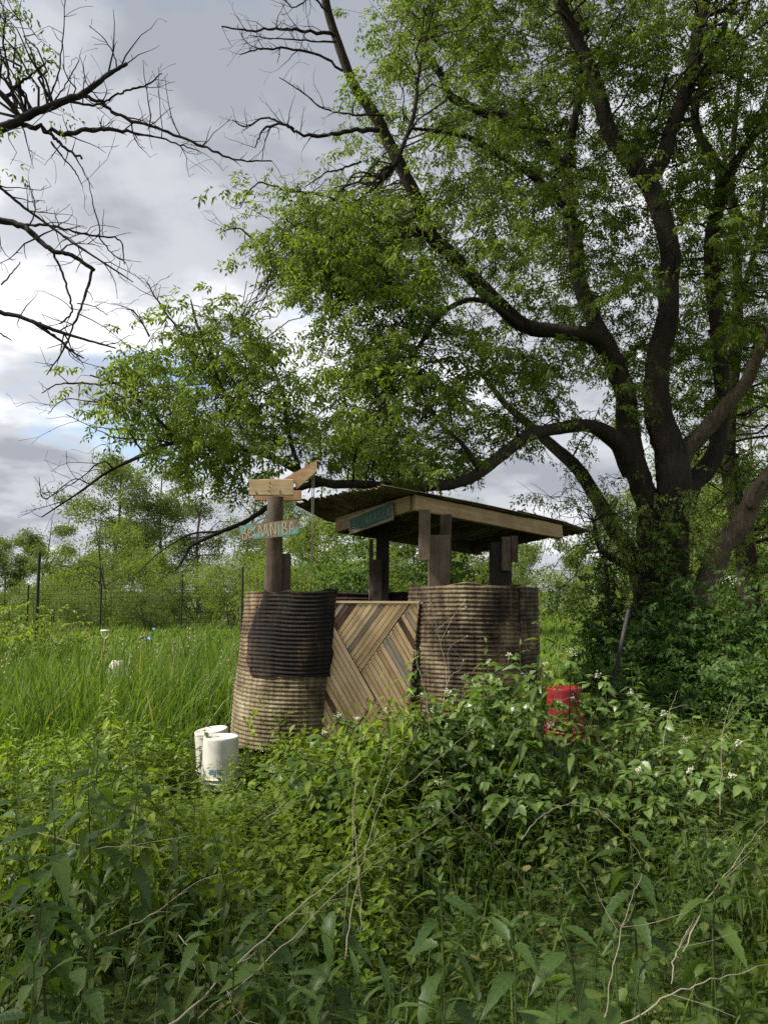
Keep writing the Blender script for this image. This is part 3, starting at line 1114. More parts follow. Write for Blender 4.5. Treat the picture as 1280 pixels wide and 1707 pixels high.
def letter_strips(mb, ch, ox, oy, w, h, half, mapf):
    """brush strokes as thin raised ribbons; mapf(x, y) -> 3d"""
    for st in GLYPH[ch]:
        pts = np.array([(ox + a * w / 0.7, oy + b * h) for a, b in st])
        pts = pts if len(pts) < 3 else smooth_path(pts, 4)
        t = np.gradient(pts, axis=0)
        t /= np.linalg.norm(t, axis=1)[:, None] + 1e-9
        n = np.column_stack([-t[:, 1], t[:, 0]])
        hw = half * (1 + rng.normal(0, 0.12, len(pts)))[:, None]
        a, b = pts + n * hw, pts - n * hw
        V = np.array([mapf(*p) for p in np.concatenate([a, b])])
        m = len(pts)
        mb.add(V, [[[i, i + 1, m + i + 1, m + i] for i in range(m - 1)]])


def sign_board(corner_tl, corner_tr, corner_bl, th, mat, name, label):
    """board with local X along its length, Z up, front at y=0"""
    tl, tr, bl = (np.asarray(v, float) for v in (corner_tl, corner_tr, corner_bl))
    x = tr - tl
    W = np.linalg.norm(x)
    x /= W
    z = tl - bl
    z -= x * np.dot(z, x)
    H = np.linalg.norm(z)
    z /= H
    y = np.cross(z, x)
    root = empty(name)
    M4 = Matrix.Identity(4)
    for i in range(3):
        M4[i][0], M4[i][1], M4[i][2], M4[i][3] = x[i], y[i], z[i], bl[i]
    root.matrix_basis = M4
    tag(root, label, 'sign', 'painted boards on the stall')
    mb = MB()
    poly = [(0, 0.004), (0.008, 0), (W - 0.012, 0.003), (W, 0.02), (W - 0.003, H - 0.012), (W - 0.012, H), (0.005, H - 0.003), (0, H - 0.01)]
    extrude_poly(mb, poly, 0, th)
    mb.build('board', mat, root)
    return root, W, H


s1, W1, H1 = sign_board(P(399, 876, 6.22), P(497, 864.5, 6.22), P(401, 902.5, 6.22), 0.022, M['wood_grey'], 'hand_painted_sign', 'weathered board with turquoise patches and cream letters on the log post')
s1.children[0].data.materials.clear()
s1.children[0].data.materials.append(wood_mat('sign board', (0.14, 0.10, 0.07), (0.25, 0.19, 0.135), (0.36, 0.285, 0.21)))


def patch(name, poly, mat, root, y):
    mb = MB()
    V = [(p[0], y, p[1]) for p in poly]
    mb.add(V, [[list(range(len(V)))]])
    return mb.build(name, mat, root)


def s1p(u, v):
    return (u * W1, v * H1)


patch('paint_patch', [s1p(*q) for q in ((0.005, 0.35), (0.005, 0.93), (0.03, 0.95), (0.22, 0.97), (0.245, 0.78), (0.13, 0.74), (0.10, 0.45), (0.05, 0.52))], M['teal'], s1, -0.0012)
patch('paint_patch', [s1p(*q) for q in ((0.215, 0.1), (0.23, 0.9), (0.25, 0.86), (0.27, 0.36), (0.34, 0.42), (0.38, 0.35), (0.44, 0.5), (0.50, 0.38), (0.52, 0.5), (0.50, 0.32), (0.40, 0.22), (0.355, 0.05), (0.25, 0.02))], M['teal'], s1, -0.0012)
patch('paint_patch', [s1p(*q) for q in ((0.66, 0.0), (0.655, 0.72), (0.70, 0.74), (0.72, 0.30), (0.80, 0.22), (0.90, 0.42), (0.995, 0.52), (0.995, 0.18), (0.97, 0.06))], M['teal'], s1, -0.0012)
word = 'BeKAANIBA'
xs = [0.035, 0.135, 0.205, 0.305, 0.40, 0.515, 0.625, 0.72, 0.83]
ws = [0.085, 0.075, 0.09, 0.09, 0.095, 0.12, 0.07, 0.09, 0.115]
for ch, u, w in zip(word, xs, ws):
    lm = MB()
    letter_strips(lm, ch, u * W1, (0.12 + rng.uniform(-0.03, 0.03)) * H1, w * W1 * 0.95, H1 * (0.76 if ch != 'e' else 0.80), 0.0044, lambda a, b: (a, -0.0024, b))
    lm.build('letter', M['cream'], s1)

off2 = np.cross(eL, up)
off2 = off2 / np.linalg.norm(off2)
if off2[1] > 0:
    off2 = -off2
q_tr = P(656, 834, 6.34)
s2, W2, H2 = sign_board(P(584, 860.5, 6.74), P(656, 834.5, 6.30), P(582, 891, 6.74), 0.02, M['wood_grey'], 'hand_painted_sign', 'dark green board with faded letters under the roof edge')
patch('paint_patch', [(0.05 * W2, 0.22 * H2), (0.03 * W2, 0.80 * H2), (0.3 * W2, 0.86 * H2), (0.99 * W2, 0.97 * H2), (0.985 * W2, 0.16 * H2), (0.6 * W2, 0.12 * H2), (0.4 * W2, 0.06 * H2)], M['teal_dark'], s2, -0.0012)
for ch, u in zip('BIIWAASEN', np.linspace(0.10, 0.90, 9)):
    lm = MB()
    letter_strips(lm, ch, u * W2, 0.26 * H2, 0.072 * W2, 0.48 * H2, 0.0050, lambda a, b: (a, -0.0024, b))
    lm.build('letter', M['teal_pale'], s2)

# ------------------------------------------------------------------ buckets
def bucket(name, loc, mat, label, group, tilt=(0, 0, 0), inverted=True, rb=0.125, rt=0.146, h=0.365, handle=True):
    root = empty(name, loc)
    root.rotation_euler = tilt
    tag(root, label, 'bucket', group)
    prof = [(0.001, 0.012), (rb - 0.012, 0.012), (rb - 0.006, 0.0), (rb, 0.004)]
    for t in np.linspace(0.05, 0.76, 7):
        prof.append((rb + (rt - rb) * t * 0.9, t * h))
    k = rt - 0.004
    for a, b in ((0.0, 0.77), (0.008, 0.775), (0.008, 0.79), (0.0, 0.795), (0.001, 0.85), (0.009, 0.855), (0.009, 0.87), (0.001, 0.875), (0.002, 0.955), (0.012, 0.96), (0.013, 0.985), (0.009, 1.0), (-0.002, 1.0), (-0.004, 0.97)):
        prof.append((k + a, b * h))
    prof += [(rt - 0.008, 0.7 * h), (rb - 0.004, 0.03), (0.001, 0.022)]
    prof = np.array(prof)
    if inverted:
        prof[:, 1] = h - prof[:, 1]
    mb = MB()
    mb.lathe(prof, sides=40)
    mb.build('body', mat, root, True)
    if handle:
        hb = MB()
        zt = h * 0.14 if inverted else h * 0.86
        a = np.linspace(-math.pi / 2, math.pi / 2, 15)
        pts = np.column_stack([np.sin(a) * (rt + 0.014), np.cos(a) * 0.05 - (rt + 0.002), np.full(15, zt) - np.cos(a) * 0.06])
        pts[:, 1] = -np.cos(a) * (rt + 0.016)
        hb.tube(pts, np.full(15, 0.0028), 5)
        hb.build('wire_handle', M['iron'], root)
    return root, rb, rt, h


def bucket_text(root, txt, z, size, half, a_mid, rb, rt, h, mat, flip=True, vertical=False):
    """flat print wrapped round an upside-down bucket"""
    mb = MB()
    wd = size * 0.62
    tot = wd * len(txt)

    def mapf(a, b):
        # a along the word, b up the letters; print is upside down because the bucket is
        if vertical:
            aa, zz = b - size / 2, z + tot / 2 - a
        else:
            aa, zz = (tot / 2 - a), z - b + size / 2
        tt = (h - zz) / h
        r = rb + (rt - rb) * tt * 0.9 + 0.0012
        ang = a_mid + aa / r
        return (r * math.sin(ang), -r * math.cos(ang), zz)
    for i, ch in enumerate(txt):
        mb = MB()
        letter_strips(mb, ch, i * wd, 0, wd * 0.72, size, half, mapf)
        mb.build('letter', mat, root)


b1 = bucket('plastic_bucket', (-1.195, 5.86, float(gz(-1.195, 5.86)) + 0.012), M['white'], 'white bucket upside down in front with blue print, beside the stall', 'white buckets by the stall')
bucket_text(b1[0], 'TELFUR', 0.135, 0.030, 0.0042, -0.05, *b1[1:], M['ink'])
b2 = bucket('plastic_bucket', (-1.288, 6.165, float(gz(-1.288, 6.165)) + 0.020), M['white'], 'white bucket upside down and tilted behind the front bucket', 'white buckets by the stall', (R(3), R(-7), 0))
bucket_text(b2[0], 'LETRAY', 0.21, 0.026, 0.0035, -0.55, *b2[1:], M['ink_dark'], vertical=True)
g0 = float(gz(1.33, 5.85))
bl = bucket('plastic_bucket', (1.33, 5.85, g0), M['blue'], 'dark blue bucket under the red bucket, half hidden by brambles', 'stacked buckets by the brambles', (0, 0, 0.6), True)
rd = bucket('plastic_bucket', (1.328, 5.845, g0 + 0.3655), M['red'], 'red bucket upside down on the dark blue bucket', 'stacked buckets by the brambles', (0, 0, 0.9), True)

# ------------------------------------------------------------------ leaf templates
def leaflet(L=1.0, W=0.42, droop=0.12, fold=0.10):
    """four-corner folded leaflet, 2 triangles, along +X"""
    V = np.array([[0, 0, 0], [0.42 * L, W / 2 * L, fold * L * 0.5], [0.42 * L, -W / 2 * L, fold * L * 0.5], [L, 0, -droop * L]])
    return V, [np.array([[0, 2, 3], [0, 3, 1]])]


def leaf(W=0.4, rows=5, droop=0.25, fold=0.10, serr=0.0, peak=0.38, tipw=1.0):
    """unit-length leaf with a midrib: left, mid, right columns"""
    t = np.linspace(0, 1, rows + 1)
    wid = np.where(t < peak, np.sin(t / peak * math.pi / 2) ** 0.8, np.cos((t - peak) / (1 - peak) * math.pi / 2) ** tipw) * W / 2
    if serr:
        wid = wid * (1 + serr * np.where(np.arange(rows + 1) % 2 == 0, -1, 1))
    zm = -droop * t ** 2
    V = [[0, 0, 0]]
    for i in range(1, rows):
        V += [[t[i] - (0.02 if serr else 0), wid[i], zm[i] + fold * wid[i] * 2], [t[i], 0, zm[i]], [t[i] - (0.02 if serr else 0), -wid[i], zm[i] + fold * wid[i] * 2]]
    V.append([1, 0, zm[-1]])
    V = np.array(V)
    n = len(V) - 1
    tris = [[0, 2, 1], [0, 3, 2]]
    quads = []
    for i in range(rows - 2):
        a = 1 + 3 * i
        b = a + 3
        quads += [[a, a + 1, b + 1, b], [a + 1, a + 2, b + 2, b + 1]]
    a = n - 3
    tris += [[a, a + 1, n], [a + 1, a + 2, n]]
    A = [[0, 0, 0]]
    for i in range(1, rows):
        A += [[0, t[i], 1], [0, t[i], 0], [0, t[i], 1]]
    A.append([0, 1, 0])
    return V, ([np.array(tris), np.array(quads)] if quads else [np.array(tris)]), np.array(A, float)


def join(parts):
    """[(V, faces, M3, scale, pos, rnd)] -> template"""
    mb = MB()
    for it in parts:
        if len(it) == 7:
            V, F, A, M3, s, p, rn = it
            A = A.copy()
            A[:, 0] = rn if A[:, 0].max() == 0 else A[:, 0]
            rn = A
        else:
            V, F, M3, s, p, rn = it
        mb.add((V * s) @ np.asarray(M3).T + np.asarray(p), F, rn)
    V, F, r = mb.arrays()
    return V, F, r


def compound_leaf(n=5, L=0.075, r=rng):
    parts = []
    pl = 0.05
    spots = [(pl + 0.05, 0, 0.0)]
    if n >= 3:
        spots += [(pl + 0.02, 0.9, 0.0), (pl + 0.02, -0.9, 0)]
    if n >= 5:
        spots += [(pl - 0.015, 1.15, 0), (pl - 0.015, -1.15, 0)]
    for x, yaw, _ in spots:
        parts.append((*leaflet(1, 0.40 + r.uniform(-0.05, 0.05), 0.15, 0.12), rotm(yaw + r.normal(0, 0.15), 0.35 + r.normal(0, 0.25), r.normal(0, 0.35)), L * r.uniform(0.8, 1.15), (x, 0, -0.2 * x), r.random()))
    return parts


def sprig(nl=6, length=0.26, L=0.075, npart=5):
    parts = []
    for i in range(nl):
        t = (i + 0.5) / nl
        base = np.array([t * length, 0, -0.10 * t * t * length])
        yaw = (1 if i % 2 else -1) * rng.uniform(0.4, 1.2) * (1 - 0.5 * t)
        Mx = rotm(yaw, 0.35 + rng.normal(0, 0.25), rng.normal(0, 0.3))
        for V, F, M3, s, p, rn in compound_leaf(npart if rng.random() < 0.7 else 3, L):
            parts.append((V, F, Mx @ M3, s, base + Mx @ np.asarray(p), rn))
    return join(parts)


SPRIGS = [sprig(6, 0.27, 0.065) for _ in range(6)]
SPRIGS_S = [sprig(5, 0.20, 0.058, 3) for _ in range(4)]


def far_spray(n=13, R_=0.5, L=0.16):
    parts = []
    for i in range(n):
        p = rng.normal(0, 0.42, 3) * R_ * np.array([1, 1, 0.7])
        parts.append((*leaflet(1, 0.55, 0.1, 0.15), rotm(rng.uniform(0, 6.28), rng.normal(0.3, 0.5), rng.normal(0, 0.5)), L * rng.uniform(0.7, 1.3), p, rng.random()))
    return join(parts)


SPRAYS = [far_spray() for _ in range(5)]


def taper_r(a, b, n, e=1.0):
    return a + (b - a) * np.linspace(0, 1, n) ** e


def twig_path(p0, p1, sag=0.0, wig=0.06, n=6):
    p0, p1 = np.asarray(p0, float), np.asarray(p1, float)
    L = np.linalg.norm(p1 - p0)
    t = np.linspace(0, 1, n)[:, None]
    pts = p0 + (p1 - p0) * t
    pts[:, 2] += (sag * L * 4 * t * (1 - t))[:, 0]
    pts[1:-1] += rng.normal(0, wig * L / n * 1.5, (n - 2, 3))
    return pts


# ------------------------------------------------------------------ the big tree
def limb_pts(rows, n=6):
    """rows (px, py, width_px, d) -> world points, radii"""
    c = np.array([[*P(a, b, d), w * 0.45 * d / FPX] for a, b, w, d in rows])
    s = smooth_path(c, n)
    return s[:, :3], np.maximum(s[:, 3], 0.003)


def spread_d(rows3, d0, d1):
    n = len(rows3)
    return [(a, b, w, d0 + (d1 - d0) * i / (n - 1)) for i, (a, b, w) in enumerate(rows3)]


tree = empty('spreading_tree', (3.95, 11.0, 0))
tag(tree, 'big spreading tree with several dark leaning stems behind the stall', 'tree')
ALL_LIMB = []


def add_limb(name, rows, mat, parent, store, sides=12, wob=0.035, label=None, n=6):
    pts, rad = limb_pts(rows, n)
    k_ = max(3, len(pts) // 4)
    jt = np.column_stack([np.interp(np.arange(len(pts)), np.linspace(0, len(pts) - 1, k_), rng.normal(0, 0.12, k_)) for _ in range(3)])
    pts = pts + jt * rad[:, None]
    mb = MB()
    mb.tube(pts, rad, sides, True, wob)
    o = part(name, mb, mat, parent, True, label)
    if store is not None:
        store.append(np.column_stack([pts, rad]))
    return pts, rad


add_limb('trunk', spread_d([(1098, 1175, 190), (1100, 1120, 150), (1104, 1060, 126), (1106, 1000, 108), (1110, 930, 84), (1116, 860, 66), (1121, 800, 64), (1114, 745, 58), (1099, 692, 52), (1093, 631, 47), (1107, 560, 41), (1115, 480, 38), (1116, 425, 37), (1099, 352, 36), (1080, 302, 37)], 11.0, 10.6), M['bark'], tree, ALL_LIMB, 16)
add_limb('limb', spread_d([(1081, 312, 34), (1046, 258, 33), (1014, 215, 30), (998, 150, 28), (975, 90, 26), (950, 40, 24), (925, -20, 22), (890, -120, 16), (860, -230, 9)], 10.6, 10.0), M['bark'], tree, ALL_LIMB)
add_limb('limb', spread_d([(1080, 312, 30), (1098, 272, 30), (1115, 228, 29), (1138, 165, 28), (1155, 110, 27), (1165, 50, 26), (1172, -20, 24), (1185, -150, 16), (1190, -280, 8)], 10.62, 11.0), M['bark'], tree, ALL_LIMB)
add_limb('limb', spread_d([(1098, 1010, 70), (1090, 930, 52), (1084, 860, 46), (1070, 805, 44), (1056, 765, 43), (1046, 700, 41), (1040, 645, 40), (1018, 592, 37), (990, 530, 31), (968, 470, 30), (958, 400, 28), (948, 330, 24), (945, 270, 20), (955, 210, 16), (965, 150, 12), (972, 50, 7)], 10.95, 10.9), M['bark'], tree, ALL_LIMB)
add_limb('limb', spread_d([(1030, 610, 34), (985, 560, 32), (930, 553, 29), (880, 545, 29), (840, 515, 29), (795, 470, 29), (755, 430, 28), (720, 390, 27), (695, 335, 25), (670, 285, 24), (645, 230, 24), (620, 185, 22), (590, 140, 19), (570, 90, 18), (550, 30, 17), (538, -20, 16), (515, -130, 10), (500, -220, 5)], 10.85, 9.2), M['bark'], tree, ALL_LIMB, label='long dark limb leaning out towards the grey sky')
CROWS = [(1056, 785, 42, 11), (1035, 738, 37, 10.85), (985, 711, 31, 10.5), (930, 714, 29, 10.1), (880, 727, 28, 9.7), (830, 762, 28, 9.3), (790, 793, 27, 9.0), (742, 809, 25, 8.8), (676, 812, 23, 8.6), (600, 808, 20, 8.45), (540, 803, 19, 8.3), (500, 785, 17, 8.3), (440, 758, 14, 8.3), (370, 741, 12, 8.2), (290, 738, 10, 8.2), (240, 758, 9, 8.2), (180, 786, 7, 8.2), (130, 822, 5, 8.2), (70, 862, 3, 8.2)]
CROWS = [(a, b, w * (1.0 if a > 1000 else 0.82), d) for a, b, w, d in CROWS]
add_limb('limb', CROWS, M['bark'], tree, ALL_LIMB, label='low arching limb reaching over the roof')
add_limb('limb', [(540, 803, 15, 8.32), (495, 815, 12, 8.3), (455, 838, 11, 8.3), (416, 867, 9, 8.3), (369, 886, 8, 8.25), (340, 899, 7, 8.2), (318, 912, 6, 8.2), (307, 930, 4, 8.2), (292, 952, 3, 8.2)], M['bark_dead'], tree, ALL_LIMB, 7, 0.08)
add_limb('limb', [(369, 886, 5, 8.25), (320, 890, 4, 8.2), (285, 908, 3, 8.15), (255, 930, 2.5, 8.1), (228, 958, 1.6, 8.1)], M['bark_dead'], tree, None, 6, 0.08)
add_limb('limb', spread_d([(440, 760, 10), (405, 720, 8), (375, 660, 7), (350, 600, 6), (330, 545, 5), (318, 500, 3)], 8.3, 8.5), M['bark'], tree, ALL_LIMB, 7)
add_limb('limb', spread_d([(300, 738, 7), (255, 690, 6), (205, 645, 5), (150, 625, 3)], 8.2, 8.0), M['bark'], tree, ALL_LIMB, 6)
add_limb('limb', spread_d([(500, 786, 9), (480, 720, 8), (470, 650, 6), (440, 590, 5), (400, 540, 3)], 8.3, 8.8), M['bark'], tree, ALL_LIMB, 7)
add_limb('limb', spread_d([(1118, 870, 56), (1146, 818, 42), (1175, 782, 37), (1195, 742, 33), (1202, 678, 30), (1199, 600, 28), (1190, 508, 28), (1186, 400, 27), (1202, 300, 24), (1183, 255, 18), (1163, 219, 17), (1160, 170, 15), (1185, 110, 12), (1210, 40, 9), (1240, -40, 6)], 11.1, 12.0), M['bark'], tree, ALL_LIMB)
add_limb('limb', spread_d([(1200, 312, 20), (1235, 257, 16), (1280, 195, 14), (1340, 120, 10), (1400, 20, 6)], 11.7, 11.9), M['bark'], tree, ALL_LIMB, 9)
add_limb('limb', spread_d([(1124, 790, 44), (1149, 747, 35), (1199, 690, 28), (1239, 640, 25), (1258, 600, 21), (1285, 540, 17), (1330, 440, 11)], 10.95, 10.0), M['bark_pale'], tree, ALL_LIMB, 10, 0.05, 'bare pale limb without bark rising to the side')
add_limb('limb', spread_d([(1085, 1010, 46), (1062, 945, 34), (1040, 905, 30), (1022, 880, 28), (1000, 835, 27), (962, 781, 25), (908, 731, 20), (850, 680, 13), (800, 620, 8)], 11.2, 12.2), M['bark'], tree, ALL_LIMB, 10)
add_limb('limb', spread_d([(950, 300, 22), (905, 240, 21), (848, 199, 20), (801, 184, 18), (751, 160, 17), (735, 125, 14), (711, 90, 11), (680, 0, 7), (660, -80, 4)], 10.9, 10.3), M['bark'], tree, ALL_LIMB, 9)
add_limb('limb', spread_d([(950, 350, 18), (880, 285, 15), (821, 250, 14), (782, 230, 12), (735, 219, 9), (680, 213, 5)], 10.9, 9.9), M['bark'], tree, ALL_LIMB, 8)
add_limb('limb', spread_d([(1062, 950, 20), (1035, 938, 16), (1008, 922, 13), (995, 900, 10), (990, 870, 7)], 10.9, 10.4), M['bark'], tree, ALL_LIMB, 8)
add_limb('limb', spread_d([(1006, 922, 9), (1012, 960, 8), (1016, 1010, 7), (1018, 1075, 6)], 10.5, 10.2), M['bark'], tree, None, 6)
add_limb('limb', spread_d([(870, 545, 14), (800, 500, 11), (740, 520, 10), (690, 590, 8), (640, 650, 5), (600, 700, 3)], 10.3, 9.2), M['bark'], tree, ALL_LIMB, 7)
add_limb('limb', spread_d([(800, 785, 12), (770, 740, 9), (730, 700, 7), (700, 640, 5), (690, 560, 3)], 9.0, 9.6), M['bark'], tree, ALL_LIMB, 7)
add_limb('limb', spread_d([(660, 275, 9), (690, 190, 8), (700, 110, 6), (720, 20, 4), (740, -60, 2)], 9.5, 9.8), M['bark'], tree, ALL_LIMB, 7)
# bare side branches of the leaning limb
DEAD = []
for rows in ([(560, 58, 8), (500, 50, 6), (460, 47, 5), (420, 51, 4), (370, 43, 2.5)],
             [(572, 118, 6), (530, 90, 5), (470, 80, 4), (430, 82, 3.5), (400, 90, 2)],
             [(560, 70, 4), (500, 66, 3), (450, 63, 2.2), (415, 58, 1.5)],
             [(632, 216, 10), (590, 216, 8), (545, 225, 7), (500, 222, 6), (475, 208, 5), (440, 214, 4), (425, 245, 2.5)],
             [(490, 215, 5), (465, 203, 4), (440, 196, 3.5), (410, 210, 3), (388, 200, 2)],
             [(640, 190, 4), (590, 190, 3.5), (540, 180, 3), (500, 150, 2.5), (465, 128, 1.5)],
             [(690, 380, 9), (640, 368, 7), (590, 345, 6), (540, 325, 5), (480, 318, 4), (430, 305, 3), (400, 345, 2)],
             [(600, 270, 4), (570, 280, 4), (540, 290, 3), (510, 310, 2)],
             [(545, 20, 5), (520, -5, 3), (490, 12, 2.5), (470, -8, 2)]):
    DEAD.append(spread_d(rows, 9.4, 9.1))
tw = MB()


def add_bare(mb, rows, sides=6, dens=1.0, wob=0.12, store=None):
    pts, rad = limb_pts(rows, 6)
    pts = pts + rng.normal(0, 0.5, pts.shape) * np.minimum(rad, 0.02)[:, None]
    mb.tube(pts, rad, sides, True, wob)
    if store is not None:
        store.append(np.column_stack([pts, rad]))
    twigs(mb, pts, rad, dens)


def twigs(mb, pts, rad, dens=1.0, lmin=0.10, lmax=0.55, level=0):
    seg = np.linalg.norm(np.diff(pts, axis=0), axis=1)
    tot = seg.sum()
    n = rng.poisson(tot * 7 * dens)
    cum = np.concatenate([[0], np.cumsum(seg)])
    for _ in range(n):
        s = rng.uniform(0.1, 1) * tot
        i = min(np.searchsorted(cum, s), len(pts) - 1)
        t = pts[min(i, len(pts) - 1)] - pts[max(i - 1, 0)]
        t = t / (np.linalg.norm(t) + 1e-9)
        d = t * rng.uniform(0.2, 0.9) + rng.normal(0, 0.6, 3) + np.array([0, 0, 0.28])
        d /= np.linalg.norm(d)
        L = lmin + (lmax - lmin) * rng.random() ** 2.2
        r0 = min(rad[i] * 0.55, 0.004 + L * 0.008)
        p = pts[i] + [0, 0, 0]
        k = 5 if L > 0.2 else 3
        q = [p]
        dd = d.copy()
        for _k in range(k):
            dd = dd + rng.normal(0, 0.22, 3)
            dd /= np.linalg.norm(dd)
            q.append(q[-1] + dd * L / k)
        q = np.array(q)
        mb.tube(q, np.linspace(r0, 0.0018, len(q)), 4, False, 0)
        if level < 1 and L > 0.22:
            twigs(mb, q, np.linspace(r0, 0.002, len(q)), 1.1, 0.05, 0.22, level + 1)


for rows in DEAD:
    add_bare(tw, rows, 6, 1.5)
for rows in (spread_d([(240, 758, 4), (215, 720, 3), (190, 715, 2), (150, 712, 1.5)], 8.2, 8.1),
             spread_d([(190, 782, 4), (170, 770, 3), (130, 800, 2), (75, 833, 1.5)], 8.2, 8.1),
             spread_d([(150, 806, 3), (120, 800, 2), (75, 832, 2), (65, 795, 1.2)], 8.2, 8.1),
             spread_d([(300, 738, 4), (200, 730, 3), (170, 720, 2), (110, 690, 1.5)], 8.1, 7.9),
             spread_d([(250, 560, 4), (225, 520, 3), (210, 515, 2)], 8.3, 8.2),
             spread_d([(330, 600, 5), (290, 540, 4), (262, 500, 3), (245, 470, 2)], 8.3, 8.2),
             spread_d([(420, 400, 4), (400, 380, 3), (370, 385, 2)], 9.3, 9.2),
             spread_d([(200, 640, 5), (150, 640, 4), (100, 640, 3), (70, 655, 2)], 8.1, 8.0),
             spread_d([(230, 660, 4), (160, 670, 3), (110, 665, 2), (80, 690, 1.5)], 8.1, 8.0)):
    add_bare(tw, rows, 5, 1.6)
for rows in (CROWS[11:],):
    pts, rad = limb_pts(rows, 6)
    twigs(tw, pts, rad, 0.9)
part('bare_twigs', tw, M['bark_dead'], tree)['kind'] = 'stuff'

LP = np.concatenate(ALL_LIMB)
LP = LP[(LP[:, 2] > 1.9)]


def in_poly(px, py, poly):
    poly = np.asarray(poly, float)
    x, y = np.asarray(px), np.asarray(py)
    c = np.zeros(x.shape, bool)
    j = len(poly) - 1
    for i in range(len(poly)):
        xi, yi, xj, yj = *poly[i], *poly[j]
        m = ((yi > y) != (yj > y)) & (x < (xj - xi) * (y - yi) / (yj - yi + 1e-12) + xi)
        c ^= m
        j = i
    return c


def cluster_centres(poly, n, dfun, spread):
    poly = np.asarray(poly, float)
    lo, hi = poly.min(0), poly.max(0)
    out = []
    while len(out) < n:
        x, y = rng.uniform(lo[0], hi[0], 400), rng.uniform(lo[1], hi[1], 400)
        m = in_poly(x, y, poly)
        for a, b in zip(x[m], y[m]):
            d = dfun(a, b) + rng.normal(0, spread)
            out.append(P(a, b, max(d, 7.4)))
            if len(out) >= n:
                break
    return np.array(out)


def leafy(name, centres, limbs, leafmat, barkmat, parent, per=13, rad=0.36, tm=SPRIGS, scale=1.0, droop=0.0, twig_label='twigs', flat=0.65):
    """twigs from the nearest limb to each cluster centre, sprigs round it"""
    tmb, lmb = MB(), MB()
    pos, yaw, pit, rol = [], [], [], []
    for c in centres:
        dd = np.linalg.norm(limbs[:, :3] - c, axis=1) + np.maximum(0, limbs[:, 2] - c[2]) * 0.3
        i = np.argmin(dd)
        b = limbs[i, :3]
        L = np.linalg.norm(c - b)
        if L > 0.12:
            path = twig_path(b, c, 0.06, 0.22, 6 if L < 1.5 else 9)
            tmb.tube(path, np.linspace(min(limbs[i, 3] * 0.6, 0.004 + 0.008 * L), 0.0035, len(path)), 5 if L > 0.8 else 4, False)
        k = max(3, int(per * rng.uniform(0.6, 1.4)))
        out_dir = (c - b) / (L + 1e-6)
        for q in range(3):
            e = c + np.clip(rng.normal(0, 1, 3), -1.7, 1.7) * rad * np.array([1, 1, flat]) + out_dir * rad * 0.3
            e[2] -= droop * rng.random()
            tmb.tube(twig_path(c, e, 0.05, 0.2, 4), np.linspace(0.0045, 0.0022, 4), 3, False)
            for _ in range(max(1, k // 3)):
                t = rng.uniform(0.15, 1.1)
                p = c + (e - c) * t + rng.normal(0, 0.06, 3)
                pos.append(p)
                dv = e - c + rng.normal(0, 0.25, 3) * rad
                yaw.append(math.atan2(dv[1], dv[0]) + rng.normal(0, 0.7))
                pit.append(rng.normal(0.25 + droop * 0.5, 0.35))
                rol.append(rng.normal(0, 0.35))
    pos = np.array(pos)
    rnd = rng.random(len(pos))
    lmb.scatter(tm, pos, rotm(yaw, pit, rol), scale * rng.uniform(0.75, 1.25, len(pos)), rnd)
    t = part(twig_label, tmb, barkmat, parent)
    t['kind'] = 'stuff'
    part(name, lmb, leafmat, parent)


def d_main(px, py):
    t = np.clip((px - 420) / 600, 0, 1)
    return 9.3 + 1.7 * t


MAIN = [(640, -10), (625, 120), (625, 210), (640, 260), (600, 310), (545, 345), (470, 365), (462, 410), (475, 455), (525, 485), (590, 540), (590, 640), (570, 700), (570, 790), (620, 800), (760, 790), (860, 730), (930, 690), (1000, 690), (1130, 700), (1290, 640), (1420, 500), (1500, 100), (1500, -200), (700, -220)]
cents = [cluster_centres(MAIN, 640, d_main, 0.95),
         cluster_centres([(465, 365), (580, 330), (680, 340), (700, 510), (580, 500), (475, 450)], 58, d_main, 0.5),
         cluster_centres([(590, 560), (700, 540), (720, 780), (580, 790)], 40, lambda a, b: 9.2, 0.6),
         cluster_centres([(740, -60), (1300, -60), (1300, 450), (1000, 560), (760, 480)], 45, lambda a, b: 9.9, 0.5)]
left_lobe = cluster_centres([(165, 635), (220, 590), (270, 575), (315, 505), (345, 515), (390, 520), (420, 560), (475, 600), (510, 650), (530, 765), (430, 735), (350, 760), (300, 770), (270, 720), (200, 690)], 82, lambda a, b: 8.35, 0.50)
left_lobe = np.concatenate([left_lobe, cluster_centres([(290, 730), (420, 740), (420, 770), (330, 790), (300, 790)], 10, lambda a, b: 8.2, 0.2)])
# upper crown beyond the frame, for the shade it throws
up_c = np.column_stack([rng.uniform(0.5, 9, 150), rng.uniform(7.5, 15, 150), rng.uniform(8.5, 12, 150)])
cents.append(up_c)
cents = np.concatenate(cents)
LIMB_PX = []
for q in LP[LP[:, 3] > 0.075]:
    v = q[:3] - np.array([0, 0, EYE])
    zc = v[1] * CP + v[2] * SP
    LIMB_PX.append((640 + v[0] / zc * FPX, 853.5 - (-v[1] * SP + v[2] * CP) / zc * FPX, q[1], q[3] * FPX / zc))
LIMB_PX = np.array(LIMB_PX)


